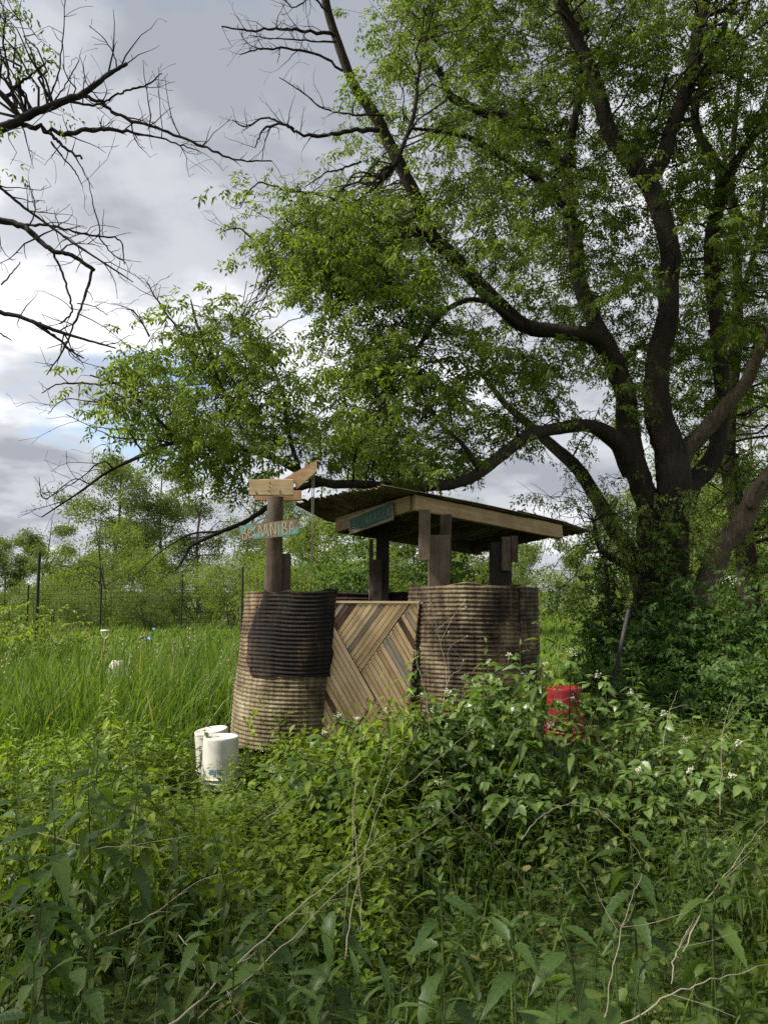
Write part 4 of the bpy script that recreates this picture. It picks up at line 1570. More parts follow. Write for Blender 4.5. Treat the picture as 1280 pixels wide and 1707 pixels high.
def behind_limbs(cs, margin=42, share=0.8):
    out = []
    for c in cs:
        v = c - np.array([0, 0, EYE])
        zc = v[1] * CP + v[2] * SP
        px, py = 640 + v[0] / zc * FPX, 853.5 - (-v[1] * SP + v[2] * CP) / zc * FPX
        dd = np.hypot(LIMB_PX[:, 0] - px, LIMB_PX[:, 1] - py)
        i = np.argmin(dd)
        if dd[i] < margin + LIMB_PX[i, 3] and c[1] < LIMB_PX[i, 2] + 0.35 and rng.random() < share:
            c = P(px, py, LIMB_PX[i, 2] + rng.uniform(0.5, 1.6))
        out.append(c)
    return np.array(out)


cents = behind_limbs(cents)
leafy('crown', cents, LP, M['leaf_tree'], M['bark'], tree, per=14, rad=0.40)

leafy('crown', left_lobe, LP, M['leaf_tree'], M['bark'], tree, per=9, rad=0.32)

# hanging drapes of thin leaves at the side of the trunk
drape = []
for _ in range(30):
    a, b = rng.uniform(910, 1060), rng.uniform(760, 1010)
    drape.append(P(a, b, rng.uniform(9.8, 12)))
for _ in range(40):
    a, b = rng.uniform(1130, 1290), rng.uniform(560, 900)
    drape.append(P(a, b, rng.uniform(11.5, 13)))
for _ in range(26):
    drape.append(P(rng.uniform(1020, 1180), rng.uniform(800, 960), rng.uniform(10.2, 10.9)))
leafy('hanging_sprays', np.array(drape), LP, M['leaf_bright'], M['bark'], tree, per=8, rad=0.26, tm=SPRIGS_S, droop=0.55, twig_label='hanging_twigs', flat=1.0)

# broken pale trunk leaning beside it
log = empty('broken_trunk', (4.6, 10.4, 0))
tag(log, 'pale barkless trunk leaning out of the shrubs beside the big tree', 'tree trunk')
add_limb('trunk', spread_d([(1130, 1170, 60), (1150, 1090, 54), (1174, 985, 47), (1192, 940, 43), (1208, 910, 41), (1235, 872, 37), (1257, 831, 33), (1287, 787, 31), (1330, 715, 26), (1380, 640, 16)], 10.6, 10.2), M['bark_pale'], log, None, 14, 0.05)
add_limb('side_stub', spread_d([(1252, 845, 22), (1262, 815, 17), (1272, 800, 12)], 10.2, 10.0), M['bark_pale'], log, None, 8, 0.06)
st2 = empty('slender_tree', (5.6, 13.5, 0))
tag(st2, 'slender dark tree behind the pale leaning trunk at the edge of the photo', 'tree')
sl = []
add_limb('trunk', spread_d([(1252, 1140, 46), (1250, 1060, 40), (1242, 912, 36), (1226, 820, 32), (1216, 740, 28), (1225, 600, 24), (1230, 480, 18), (1218, 330, 14), (1225, 200, 10), (1240, 60, 5)], 13.5, 13.5), M['bark'], st2, sl)
add_limb('limb', spread_d([(1245, 400, 10), (1225, 330, 9), (1205, 250, 7), (1190, 150, 4)], 13.5, 13.6), M['bark'], st2, sl, 7)
add_limb('limb', spread_d([(1228, 520, 12), (1262, 400, 10), (1275, 300, 8), (1270, 180, 5)], 13.5, 13.3), M['bark'], st2, sl, 7)
slc = np.array([P(rng.uniform(1140, 1480), rng.uniform(330, 960), rng.uniform(12.8, 15.0)) for _ in range(150)])
leafy('crown', slc, np.concatenate(sl), M['leaf_bright'], M['bark'], st2, per=9, rad=0.45, tm=SPRIGS, scale=1.15)

# ------------------------------------------------------------------ half-dead tree whose trunk stands outside the frame
hd = empty('half_dead_tree', (-5.2, 3.6, 0))
tag(hd, 'bare dark branches of a half-dead tree reaching in from the side', 'tree')
HL = []
mb = MB()
tp = smooth_path(np.array([[-5.2, 3.6, -0.1], [-5.1, 3.6, 1.5], [-5.2, 3.5, 3.0], [-5.3, 3.2, 4.5], [-5.1, 2.8, 6.0], [-5.2, 2.0, 7.5], [-5.3, 1.2, 8.8]]), 6)
tr_ = np.linspace(0.30, 0.08, len(tp))
mb.tube(tp, tr_, 14, True, 0.04)
part('trunk', mb, M['bark_dead'], hd, True)
HL.append(np.column_stack([tp, tr_]))
for q in ([[-5.2, 3.2, 4.4], [-5.6, 2.0, 5.6], [-5.8, 0.4, 6.6], [-5.4, -1.6, 7.2]], [[-5.2, 2.8, 5.8], [-4.4, 1.6, 6.8], [-4.0, 0.0, 7.4], [-3.9, -1.5, 7.8]], [[-5.1, 2.8, 5.9], [-6.3, 2.0, 6.8], [-7.5, 1.2, 7.2]], [[-5.2, 2.0, 7.4], [-5.6, 0.8, 8.4], [-6.0, -0.6, 9.2]]):
    sp = smooth_path(np.array(q, float), 6)
    rr = np.linspace(0.10, 0.025, len(sp))
    mb = MB()
    mb.tube(sp, rr, 9, True, 0.05)
    part('limb', mb, M['bark_dead'], hd, True)
    HL.append(np.column_stack([sp, rr]))


def from_trunk(rows, z_up=0.0):
    """prefix a limb that enters the frame with a run back to the trunk"""
    p = P(*rows[0][:2], rows[0][3])
    w = rows[0][2] * 0.5 * rows[0][3] / FPX
    t = HL[0]
    i = np.argmin(np.abs(t[:, 2] - (p[2] - 0.35)))
    return t[i, :3], p, w


DL = [
    [(-60, 222, 22, 5.8), (0, 213, 18, 5.9), (37, 197, 17, 6), (80, 178, 15, 6), (139, 154, 12, 6), (180, 124, 9, 6), (212, 105, 7, 6)],
    [(-60, 372, 15, 5.9), (0, 368, 13, 6), (40, 378, 12, 6), (65, 400, 10, 6), (90, 418, 9, 6), (120, 425, 8, 6), (157, 450, 7, 6)],
    [(-60, 500, 12, 5.9), (0, 520, 9, 6), (40, 530, 8, 6), (90, 550, 7, 6), (140, 565, 5, 6), (193, 580, 3, 6)],
    [(-60, 262, 8, 5.7), (-20, 295, 6, 5.8), (0, 312, 5.5, 5.8), (40, 345, 5, 5.8), (85, 378, 4.5, 5.8), (130, 410, 4, 5.8), (180, 442, 3.5, 5.8), (222, 470, 2, 5.8)],
]
DS = [
    [(30, 205, 10, 6), (75, 215, 9, 6), (115, 222, 9, 6), (160, 215, 8, 6), (195, 215, 7, 6), (250, 226, 4, 6), (300, 240, 3, 6), (332, 251, 2, 6)],
    [(135, 156, 8, 6), (165, 168, 6.5, 6), (200, 192, 6, 6), (260, 212, 5, 6), (320, 235, 5, 6), (370, 258, 4, 6), (405, 267, 3.5, 6), (453, 267, 2.6, 6)],
    [(115, 168, 5, 6), (160, 174, 4.5, 6), (190, 160, 4, 6), (212, 150, 4, 6), (245, 140, 3.5, 6), (270, 122, 2, 6)],
    [(72, 214, 7, 6), (90, 228, 6.5, 6), (105, 243, 6, 6), (138, 264, 5, 6)],
    [(85, 235, 4, 6), (105, 262, 3, 6), (125, 285, 2.5, 6), (138, 310, 1.5, 6)],
    [(30, 200, 8, 6), (24, 165, 6, 6), (14, 120, 5, 6), (6, 70, 4, 6), (10, 20, 3, 6)],
    [(8, 165, 8, 6), (30, 140, 6, 6), (50, 125, 5, 6), (76, 105, 4, 6)],
    [(75, 180, 4, 6), (95, 130, 3, 6), (103, 80, 2.5, 6), (109, 0, 2, 6)],
    [(85, 175, 3, 6), (110, 140, 2.5, 6), (132, 100, 2, 6)],
    [(195, 118, 3, 6), (190, 90, 2.5, 6), (170, 60, 2, 6), (148, 42, 1.5, 6)],
    [(38, 376, 6, 6), (80, 375, 5, 6), (120, 385, 4, 6), (165, 394, 3.5, 6), (200, 400, 3, 6), (207, 440, 2, 6)],
    [(155, 448, 6, 6), (140, 500, 5, 6), (125, 535, 4, 6), (110, 575, 4, 6), (78, 625, 2, 6)],
    [(88, 416, 5, 6), (104, 455, 4.5, 6), (117, 500, 4, 6), (120, 520, 3.5, 6), (100, 540, 3, 6)],
    [(60, 536, 5, 6), (90, 560, 5, 6), (120, 585, 4, 6), (140, 597, 2.5, 6)],
    [(165, 394, 3, 6), (185, 420, 2.5, 6), (210, 438, 1.6, 6)],
    [(120, 385, 3, 6), (165, 390, 2.5, 6), (155, 340, 2, 6), (147, 295, 1.5, 6)],
    [(0, 475, 3, 6), (20, 455, 2.5, 6), (34, 436, 1.8, 6)],
    [(0, 555, 3, 6), (12, 562, 2.5, 6), (20, 568, 1.5, 6)],
    [(130, 505, 2.5, 6), (155, 510, 2, 6), (180, 525, 1.5, 6)],
]
for rows in DL:
    b, p, w = from_trunk(rows)
    pts, rad = limb_pts(rows, 6)
    pre = smooth_path(np.array([b, b * 0.5 + p * 0.5 + np.array([0, 0, 0.15]), p]), 6)[:-1]
    pr = np.linspace(max(w * 2.2, 0.06), w, len(pre))
    mb = MB()
    allp, allr = np.vstack([pre, pts]), np.concatenate([pr, rad])
    allp = allp + rng.normal(0, 0.12, allp.shape) * np.minimum(allr, 0.05)[:, None]
    mb.tube(allp, allr, 9, True, 0.07)
    part('dead_limb', mb, M['bark_dead'], hd, True)
    HL.append(np.column_stack([pts, rad]))
tw = MB()
for rows in DS:
    add_bare(tw, rows, 6, 1.15)
for rows in DL:
    pts, rad = limb_pts(rows, 6)
    twigs(tw, pts, rad, 1.3)
part('bare_twigs', tw, M['bark_dead'], hd)['kind'] = 'stuff'
tl = np.array([P(rng.uniform(-110, 60), rng.uniform(20, 95), rng.uniform(5.9, 6.4)) for _ in range(15)] + [P(rng.uniform(-120, 15), rng.uniform(60, 260), rng.uniform(5.8, 6.4)) for _ in range(2)])
shade = np.column_stack([rng.normal(-6.4, 1.8, 240), rng.normal(0.2, 1.0, 240), rng.normal(7.2, 1.0, 240)])
leafy('crown', np.concatenate([tl, shade[(shade[:, 1] < 3.0) & (shade[:, 0] < -3.2)]]), np.concatenate(HL), M['leaf_left'], M['bark_dead'], hd, per=9, rad=0.30, tm=SPRIGS_S, scale=0.85)

# ------------------------------------------------------------------ background trees and bushes (built once each, then copied)
def gen_tree(seed, H, W, leafmat, n_br=11, n_spray=420, base=0.22, spray=0.9, trunk_r=0.14, airy=0.0, stems=1):
    """tree standing at its own origin: root empty > trunk, crown"""
    r = np.random.default_rng(seed)
    tmb, lmb = MB(), MB()
    pos = []
    for s in range(stems):
        lean = r.normal(0, 0.05, 2) * H + (r.normal(0, 0.25, 2) * W * (stems > 1))
        tp = np.array([[0, 0, -0.2], [lean[0] * 0.15, lean[1] * 0.15, H * 0.25], [lean[0] * 0.5, lean[1] * 0.5, H * 0.55], [lean[0], lean[1], H * 0.95]])
        tp[1:, :2] += r.normal(0, 0.02 * H, (3, 2))
        tp = smooth_path(tp, 5)
        tr = np.linspace(trunk_r, 0.02, len(tp)) * H / 8
        tmb.tube(tp, tr, 7, False, 0.04)
        for k in range(n_br):
            t = base + (0.95 - base) * (k + r.random()) / n_br
            p = tp[int(t * (len(tp) - 1))]
            a = r.uniform(0, 6.28)
            rad = W / 2 * (math.sin(math.pi * min(1, (t - base * 0.55) / (1.08 - base * 0.55)) ** 0.85) ** 0.6) * r.uniform(0.6, 1.1)
            e = p + np.array([math.cos(a) * rad, math.sin(a) * rad, rad * r.uniform(0.15, 0.65)])
            e[2] = min(e[2], H)
            pa = twig_path(p, e, 0.05, 0.4, 6)
            tmb.tube(pa, np.linspace(tr[int(t * (len(tp) - 1))] * 0.55, 0.012, 6), 5, False)
            m = int(n_spray / n_br / stems)
            for _ in range(m):
                u = r.uniform(0.35, 1.1) ** 0.7
                q = p + (e - p) * u
                c = q + r.normal(0, (0.10 if H > 5 else 0.17) + 0.04 * airy, 3) * W * np.array([0.5, 0.5, 0.38])
                pos.append(c)
    pos = np.array(pos)
    pos = pos[(pos[:, 2] > H * base * 0.35)]
    n = len(pos)
    lmb.scatter(SPRAYS, pos, rotm(r.uniform(0, 6.28, n), r.normal(0.1, 0.3, n), r.normal(0, 0.3, n)), spray * r.uniform(0.6, 1.3, n), r.random(n))
    root = empty('tree')
    tmb.build('trunk', M['bark_far'], root)
    lmb.build('crown', leafmat, root)
    return root


def place(proto, used, px, d, s=1.0, rz=0.0, sxy=None, label=None, cat=None, group=None, name=None):
    o = proto if not used else copy_tree(proto)
    if name:
        o.name = name
    x = (px - 640) / FPX * d
    o.location = (x, d, float(gz(x, d)) - 0.05)
    o.rotation_euler = (0, 0, rz)
    o.scale = (sxy or s, sxy or s, s)
    tag(o, label, cat, group)
    return o


FG = 'trees along the far edge of the field'
tA = gen_tree(11, 9.0, 6.5, M['leaf_far'], 20, 2300, 0.22, 0.75, 0.16, 0.2)
tB = gen_tree(12, 8.0, 6.0, M['leaf_far'], 20, 1700, 0.12, 0.95, 0.16)
tC = gen_tree(13, 9.5, 5.0, M['leaf_far'], 16, 700, 0.25, 0.8, 0.13, 1.0)
far_spots = [
    (tA, 190, 46, 1.10, 'tallest airy tree on the far field edge with sky showing through its crown'),
    (tA, 272, 50, 1.10, 'airy tree on the far field edge just beside the tallest one'),
    (tC, 335, 47, 1.02, 'thin sparse tree on the far field edge below the low bare limb'),
    (tB, 78, 60, 0.88, 'round dense tree on the far field edge above the tall black fence post'),
    (tB, 12, 62, 0.78, 'darkest dense tree where the far field edge meets the photo edge'),
    (tB, 135, 70, 0.72, 'small tree far off in the gap between two bigger trees'),
    (tC, 402, 44, 0.98, 'sparse tree on the far field edge behind the painted sign'),
    (tA, 470, 42, 0.78, 'tree on the far field edge behind the log post'),
    (tB, 540, 36, 0.70, 'tree on the far field edge behind the pull rope'),
    (tA, 610, 38, 0.75, 'far tree seen over the door just before the charred post'), (tB, 690, 40, 0.75, 'far tree seen between the charred post and the front roof post'),
    (tB, 770, 42, 0.8, 'far tree seen between the front and back roof posts'), (tA, 850, 52, 0.75, 'far tree just past the back roof post under the roof tip'), (tB, 960, 55, 0.70, 'far tree between the roof tip and the big tree'),
    (tA, 1050, 44, 0.85, 'far tree behind the low stems of the big tree'), (tB, 1150, 30, 0.9, 'tree beyond the big trunk on its far side'), (tA, 1260, 26, 0.95, 'tree beyond the pale leaning trunk'),
    (tB, -110, 58, 0.95, 'dense field edge tree just past the photo edge'), (tA, -250, 54, 1.0, 'airy field edge tree well past the photo edge'), (tB, -400, 50, 1.0, 'dense field edge tree farthest past the photo edge'),
]
used = set()
for i, (pr, px, d, s, lab) in enumerate(far_spots):
    place(pr, pr in used, px, d, s, i * 1.37, None, lab, 'tree', FG, 'field_tree')
    used.add(pr)

BG = 'bushes in front of the far trees'
bA = gen_tree(21, 3.0, 3.6, M['leaf_bright'], 9, 950, 0.05, 0.55, 0.12, 0, 3)
bB = gen_tree(22, 2.6, 3.8, M['leaf_far'], 9, 950, 0.05, 0.55, 0.12, 0, 3)
bC = gen_tree(23, 4.6, 3.2, M['leaf_bright'], 10, 950, 0.08, 0.60, 0.10, 0, 2)
bush_spots = [
    (bC, 175, 33, 1.10, 'tall pale green bush below the tallest far tree'),
    (bC, 222, 36, 0.85, 'upright pale bush between the thin far fence posts'),
    (bC, 268, 30, 0.72, 'fresh green upright bush beside the far fence post'),
    (bA, 95, 30, 0.70, 'pale bush just behind the tall black fence post'),
    (bB, 35, 34, 0.75, 'low dull bush at the photo edge beyond the fence'),
    (bB, 140, 27, 0.55, 'low dark bush at the foot of the tallest far tree'),
    (bB, 248, 28, 0.6, 'dark low bush at the end of the vegetable plot'),
    (bA, 335, 30, 0.75, 'rounded grey green bush near the far fence post'),
    (bA, 385, 27, 0.85, 'rounded pale bush between the curved wall and far fence'),
    (bB, 425, 30, 0.9, 'dull bush behind the foot of the log post'), (bA, 490, 24, 0.85, 'pale bush between the log post and the pull rope'), (bC, 545, 24, 0.85, 'bright bush just past the pull rope'),
    (bA, 590, 19, 0.75, 'bright bush over the door before the charred post'), (bC, 665, 21, 0.85, 'bright bush between the charred post and the front roof post'), (bC, 775, 22, 0.85, 'bright bush between the front and back roof posts'),
    (bC, 845, 30, 0.85, 'bright bush behind the back roof post'), (bA, 925, 40, 0.9, 'bright bush far off on the sunlit meadow past the curved wall'),
    (bA, 1035, 22, 0.75, 'bright bush close beside the low stems of the big tree'), (bA, 1165, 17, 1.0, 'bright bush between the big trunk and the pale leaning trunk'), (bC, 1230, 18, 0.9, 'bright upright bush behind the pale leaning trunk'),
]
for i, (pr, px, d, s, lab) in enumerate(bush_spots):
    place(pr, pr in used, px, d, s, i * 2.1, None, lab, 'bush', BG, 'bush')
    used.add(pr)


# nearer shrubs with small leaves
def shrub(name, x, y, W, H, mat, label, n=1500, L=0.06, group=None, seed=1, D=None, stem_n=14):
    r = np.random.default_rng(seed)
    root = empty(name, (x, y, float(gz(x, y))))
    tag(root, label, 'shrub', group)
    D = D or W
    smb, lmb = MB(), MB()
    tips = []
    for _ in range(stem_n):
        a = r.uniform(0, 6.28)
        rr = math.sqrt(r.random())
        e = np.array([math.cos(a) * rr * W / 2, math.sin(a) * rr * D / 2, H * (1 - 0.55 * rr ** 2) * r.uniform(0.8, 1.1)])
        pa = twig_path([e[0] * 0.25, e[1] * 0.25, -0.05], e, 0.05, 0.3, 7)
        smb.tube(pa, np.linspace(0.012, 0.003, 7), 4, False)
        tips.append(pa)
    pos = []
    for _ in range(n):
        pa = tips[r.integers(len(tips))]
        q = pa[r.integers(1, 7)]
        c = q + r.normal(0, 0.16, 3) * np.array([W, D, H * 0.8])
        if c[2] > 0.03:
            pos.append(c)
    pos = np.array(pos)
    m = len(pos)
    lmb.scatter(SHRUB_T, pos, rotm(r.uniform(0, 6.28, m), r.normal(0.2, 0.35, m), r.normal(0, 0.3, m)), L / 0.06 * r.uniform(0.7, 1.3, m), r.random(m))
    smb.build('stems', M['stem_dark'], root)
    lmb.build('leaves', mat, root)
    return root


def small_spray(n=6, L=0.06):
    parts = []
    for i in range(n):
        t = (i + 1) / n
        parts.append((*leaflet(1, 0.58, 0.2, 0.14), rotm((1 if i % 2 else -1) * rng.uniform(0.5, 1.2), rng.normal(0.25, 0.25), rng.normal(0, 0.3)), L * rng.uniform(0.8, 1.2), (t * 0.14, 0, -0.02 * t), rng.random()))
    return join(parts)


SHRUB_T = [small_spray() for _ in range(4)]
SG = 'dark shrubs under the big tree'
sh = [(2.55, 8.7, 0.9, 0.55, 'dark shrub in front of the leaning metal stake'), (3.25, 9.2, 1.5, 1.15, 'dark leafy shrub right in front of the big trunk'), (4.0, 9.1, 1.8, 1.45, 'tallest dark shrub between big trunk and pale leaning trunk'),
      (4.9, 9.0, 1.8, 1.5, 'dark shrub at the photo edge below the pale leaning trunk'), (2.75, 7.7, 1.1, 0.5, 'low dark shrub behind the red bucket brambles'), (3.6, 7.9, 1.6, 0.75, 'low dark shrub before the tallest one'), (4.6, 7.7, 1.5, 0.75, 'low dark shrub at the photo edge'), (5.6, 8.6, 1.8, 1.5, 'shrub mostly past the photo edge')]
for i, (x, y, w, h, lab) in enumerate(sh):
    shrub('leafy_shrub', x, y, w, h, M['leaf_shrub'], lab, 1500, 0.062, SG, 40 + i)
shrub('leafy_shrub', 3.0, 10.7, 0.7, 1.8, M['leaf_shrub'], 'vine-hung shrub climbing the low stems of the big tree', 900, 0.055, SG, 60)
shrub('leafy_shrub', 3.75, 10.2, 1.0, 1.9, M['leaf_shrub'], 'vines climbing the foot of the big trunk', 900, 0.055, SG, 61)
shrub('leafy_shrub', -5.0, 11.2, 1.5, 1.15, M['leaf_yellow'], 'yellow green shrub at the foot of the tall black fence post', 1200, 0.07, None, 62)
shrub('leafy_shrub', -0.45, 10.6, 1.3, 2.0, M['leaf_shrub'], 'dark green bush seen over the door under the roof', 1300, 0.07, None, 63)
shrub('leafy_shrub', 0.62, 9.8, 1.2, 1.75, M['leaf_shrub'], 'dark green bush seen between the roof posts', 1200, 0.07, None, 64)

# ------------------------------------------------------------------ grass
def blade(bend, n=3, w=0.012):
    t = np.linspace(0, 1, n + 1)
    x = bend * t ** 2
    z = t * (1 - 0.35 * abs(bend) * t)
    ww = w * (1 - t ** 1.6) * 0.5 + 0.0004
    V = []
    for i in range(n):
        V += [[x[i], ww[i], z[i]], [x[i], -ww[i], z[i]]]
    V.append([x[n], 0, z[n]])
    q = [[2 * i, 2 * i + 1, 2 * i + 3, 2 * i + 2] for i in range(n - 1)]
    return np.array(V), [np.array(q), np.array([[2 * n - 2, 2 * n - 1, 2 * n]])]


BL = [blade(b, 3, 0.017) for b in (0.1, 0.3, 0.55, 0.8, 0.2, 0.45)]
BLw = [blade(b, 2, 0.05) for b in (0.1, 0.35, 0.7, 0.5)]


def clear_of_stall(x, y, m=0.0):
    a = np.hypot(x - LC[0], y - LC[1]) > 0.62 + m
    b = np.hypot(x - RC[0], y - RC[1]) > 0.60 + m
    c = ~((x > -0.7) & (x < 0.8) & (y > 6.15 - m) & (y < 7.3))
    e = (np.hypot(x + 1.195, y - 5.86) > 0.16 + m * 0.5) & (np.hypot(x + 1.288, y - 6.165) > 0.16 + m * 0.5) & (np.hypot(x - 1.33, y - 5.85) > 0.17)
    return a & b & c & e


def noise2(x, y, f=1.0, ph=0.0):
    return 0.5 + 0.25 * (np.sin(f * 1.9 * x + ph) * np.sin(f * 2.3 * y + 1.3 * ph) + np.sin(f * 3.7 * x - 2.1 * y * f + ph * 2.0))


def grass_patch(mb, n, xr, yr, hfun, tm, clump=0.5, wsc=1.0, cond=None):
    x, y = rng.uniform(*xr, n), rng.uniform(*yr, n)
    # tufts
    k = max(1, n // 14)
    cx, cy_ = rng.uniform(*xr, k), rng.uniform(*yr, k)
    sel = rng.random(n) < clump
    j = rng.integers(0, k, n)
    x = np.where(sel, cx[j] + rng.normal(0, 0.07, n), x)
    y = np.where(sel, cy_[j] + rng.normal(0, 0.07, n), y)
    m = np.abs(x) < 0.62 * y + 1.2
    if cond is not None:
        m &= cond(x, y)
    x, y = x[m], y[m]
    n = len(x)
    hc = np.where(sel, rng.uniform(0.6, 1.25, k)[j], rng.uniform(0.5, 1.0, len(sel)))[m]
    h = hfun(x, y) * rng.uniform(0.6, 1.1, n) * hc
    sc = np.column_stack([h, np.full(n, wsc) * rng.uniform(0.7, 1.3, n), h])
    mb.scatter(tm, np.column_stack([x, y, gz(x, y) - 0.02]), rotm(rng.uniform(0, 6.28, n), rng.normal(0, 0.2, n), rng.normal(0, 0.2, n)), sc, np.clip(0.5 + 0.20 * np.sin(x * 1.3 + 2) * np.sin(y * 0.9) + rng.normal(0, 0.22, n), 0.02, 0.99))


gm = MB()
grass_patch(gm, 46000, (-8.5, -0.9), (6.3, 12.5), lambda x, y: 0.74 + 0.25 * np.exp(-((x + 2.0) / 0.9) ** 2 - ((y - 8.0) / 1.2) ** 2) + 0.16 * np.sin(x * 1.7) * np.sin(y * 1.1) - 0.25 * np.exp(-((x + 1.3) ** 2 + (y - 6.3) ** 2) / 0.5), BL, 0.6, 1.0,
            lambda x, y: clear_of_stall(x, y, 0.03) & ((noise2(x, y, 0.9, 0.7) > 0.28) | (rng.random(len(x)) < 0.35)) & ((y > 7.2) | (x < -1.5)) & ~((np.abs(x + 3.05) < 0.62) & (np.abs(y - 11.1) < 0.9) & (rng.random(len(x)) < 0.85)) & ~((np.abs(x + 0.338 * y) < 0.24) & (y > 8.6) & (y < 10.4) & (rng.random(len(x)) < 0.85)))
grass_patch(gm, 9000, (-5.5, -1.6), (4.6, 6.6), lambda x, y: 0.30 + 0.30 * np.clip((y - 4.6) / 2, 0, 1), BL, 0.6, 0.9, lambda x, y: clear_of_stall(x, y, 0.05))
grass_patch(gm, 5000, (-1.0, 1.4), (7.4, 10.0), lambda x, y: 0.5 + 0 * x, BL, 0.5, 1.0, lambda x, y: clear_of_stall(x, y, 0.05))
def seed_stalk():
    mb_ = MB()
    pth = np.array([[0, 0, 0], [0.01, 0, 0.4], [0.05, 0, 0.8], [0.12, 0, 1.0]])
    mb_.tube(pth, [0.0022, 0.002, 0.0015, 0.001], 3, False)
    for q in range(9):
        t_ = 0.78 + 0.22 * q / 9
        c_ = np.array([np.interp(t_, [0.4, 0.8, 1.0], [0.01, 0.05, 0.12]), 0, t_])
        V_, F_ = leaflet(1, 0.5, 0.1, 0.1)
        mb_.add((V_ * 0.035) @ rotm(q * 2.1, -0.8, 0).T + c_, F_)
    V_, F_, r_ = mb_.arrays()
    return V_, F_


sd = MB()
n_ = 120
x_, y_ = rng.uniform(-8, -1.3, n_), rng.uniform(6.6, 12.3, n_)
k_ = clear_of_stall(x_, y_, 0.05)
x_, y_ = x_[k_], y_[k_]
n_ = len(x_)
sd.scatter([seed_stalk() for _ in range(2)], np.column_stack([x_, y_, gz(x_, y_)]), rotm(rng.uniform(0, 6.28, n_), rng.normal(0, 0.12, n_), rng.normal(0, 0.12, n_)), rng.uniform(0.6, 0.95, n_))
tag(sd.build('seed_stalks', M['dry']), 'dry seed stalks standing among the tall grass', 'grass', kind='stuff')
tag(gm.build('tall_grass', M['grass']), 'tall green grass growing between the fence and the stall', 'grass', kind='stuff')
gm = MB()
grass_patch(gm, 26000, (-24, -1.0), (12.3, 30), lambda x, y: 0.30 + 0.12 * np.sin(x * 0.8) * np.sin(y * 0.7) + 0.004 * y, BLw, 0.5, 0.8)
grass_patch(gm, 12000, (-30, 30), (28, 60), lambda x, y: 0.45 + 0 * x, BLw, 0.4, 2.2)
grass_patch(gm, 22000, (0.8, 12), (8.6, 28), lambda x, y: 0.34 + 0.1 * np.sin(x * 0.8) * np.sin(y * 0.7), BLw, 0.5, 0.7)
tag(gm.build('meadow_grass', M['meadow']), 'pale green meadow grass of the garden and field beyond', 'grass', kind='stuff')

# ------------------------------------------------------------------ fence, tools and oddments in the garden
fence = empty('garden_fence', (-5.2, 12.3, 0))
tag(fence, 'garden fence of thin black posts with dark square netting', 'fence')


def fpost(px, ytop, d, r=0.022):
    x = (px - 640) / FPX * d
    zt = P(px, ytop, d)[2]
    mb = MB()
    mb.tube([[x, d, -0.2], [x, d, zt * 0.5], [x, d, zt]], [r, r, r], 7)
    part('fence_post', mb, M['iron'], fence)
    return np.array([x, d, zt])


fp = [fpost(-160, 885, 10.5), fpost(66, 922, 12.2, 0.026), fpost(405, 945, 17.5, 0.026)]
fp2 = [fpost(-40, 968, 24), fpost(50, 975, 25, 0.026), fpost(171, 973, 26, 0.03), fpost(305, 957, 27, 0.035), fpost(460, 960, 25)]


def netting(pts, h=1.55, cell=0.075, w=0.0018, z0=0.05):
    mb = MB()
    for a, b in zip(pts[:-1], pts[1:]):
        L = np.linalg.norm((b - a)[:2])
        d = (b - a) / L
        nx = int(L / cell)
        tt = np.linspace(0, 1, nx)
        for t in tt:
            p = a + (b - a) * t
            V = [[p[0] - w * d[0], p[1] - w * d[1], z0], [p[0] + w * d[0], p[1] + w * d[1], z0], [p[0] + w * d[0], p[1] + w * d[1], z0 + h], [p[0] - w * d[0], p[1] - w * d[1], z0 + h]]
            mb.add(V, [[[0, 1, 2, 3]]])
        for z in np.arange(z0, z0 + h, cell):
            ts = np.linspace(0, 1, 12)
            up_ = z + 0.015 * np.sin(ts * 9 + z * 3)
            P1 = a + (b - a) * ts[:, None]
            V = np.concatenate([np.column_stack([P1[:, :2], up_ - w]), np.column_stack([P1[:, :2], up_ + w])])
            mb.add(V, [[[i, i + 1, 12 + i + 1, 12 + i] for i in range(11)]])
    return mb


part('netting', netting([q + np.array([0, 0.03, 0]) for q in fp]), M['net'], fence)['kind'] = 'stuff'
part('netting', netting([q + np.array([0, 0.03, 0]) for q in fp2], 1.5, 0.15, 0.0015), M['net'], fence)['kind'] = 'stuff'

# fork handle
hp = P(176, 1052, 10.6)
root = empty('garden_spade', (hp[0], hp[1], 0))
tag(root, 'garden spade with pale green handle grip standing in the grass', 'spade')
mb = MB()
hw = 0.055
zt = hp[2]
mb.tube(smooth_path(np.array([[-hw * 0.95, 0, zt], [-hw * 0.9, 0, zt - 0.03], [-hw * 0.55, 0, zt - 0.075], [0, 0, zt - 0.105], [hw * 0.55, 0, zt - 0.075], [hw * 0.9, 0, zt - 0.03], [hw * 0.95, 0, zt]]), 4), np.full(25, 0.009), 8)
mb.tube([[-hw * 1.15, 0, zt], [0, 0, zt + 0.002], [hw * 1.15, 0, zt]], [0.014, 0.015, 0.014], 8)
mb.build('grip', M['grip'], root, True)
mb = MB()
mb.tube([[0, 0, zt - 0.10], [-0.02, 0, zt - 0.4], [-0.04, 0, zt - 0.68]], [0.016, 0.018, 0.018], 8)
mb.build('shaft', M['wood_post'], root, True)
mb = MB()
mb.tube([[-0.036, 0, zt - 0.60], [-0.045, 0, zt - 0.75]], [0.021, 0.022], 8)
V = np.array([[-0.13, -0.006, zt - 0.74], [0.04, -0.006, zt - 0.74], [0.03, 0.01, zt - 0.95], [-0.05, 0.015, zt - 1.02], [-0.13, 0.01, zt - 0.95]])
V2 = V + np.array([0, 0.006, 0])
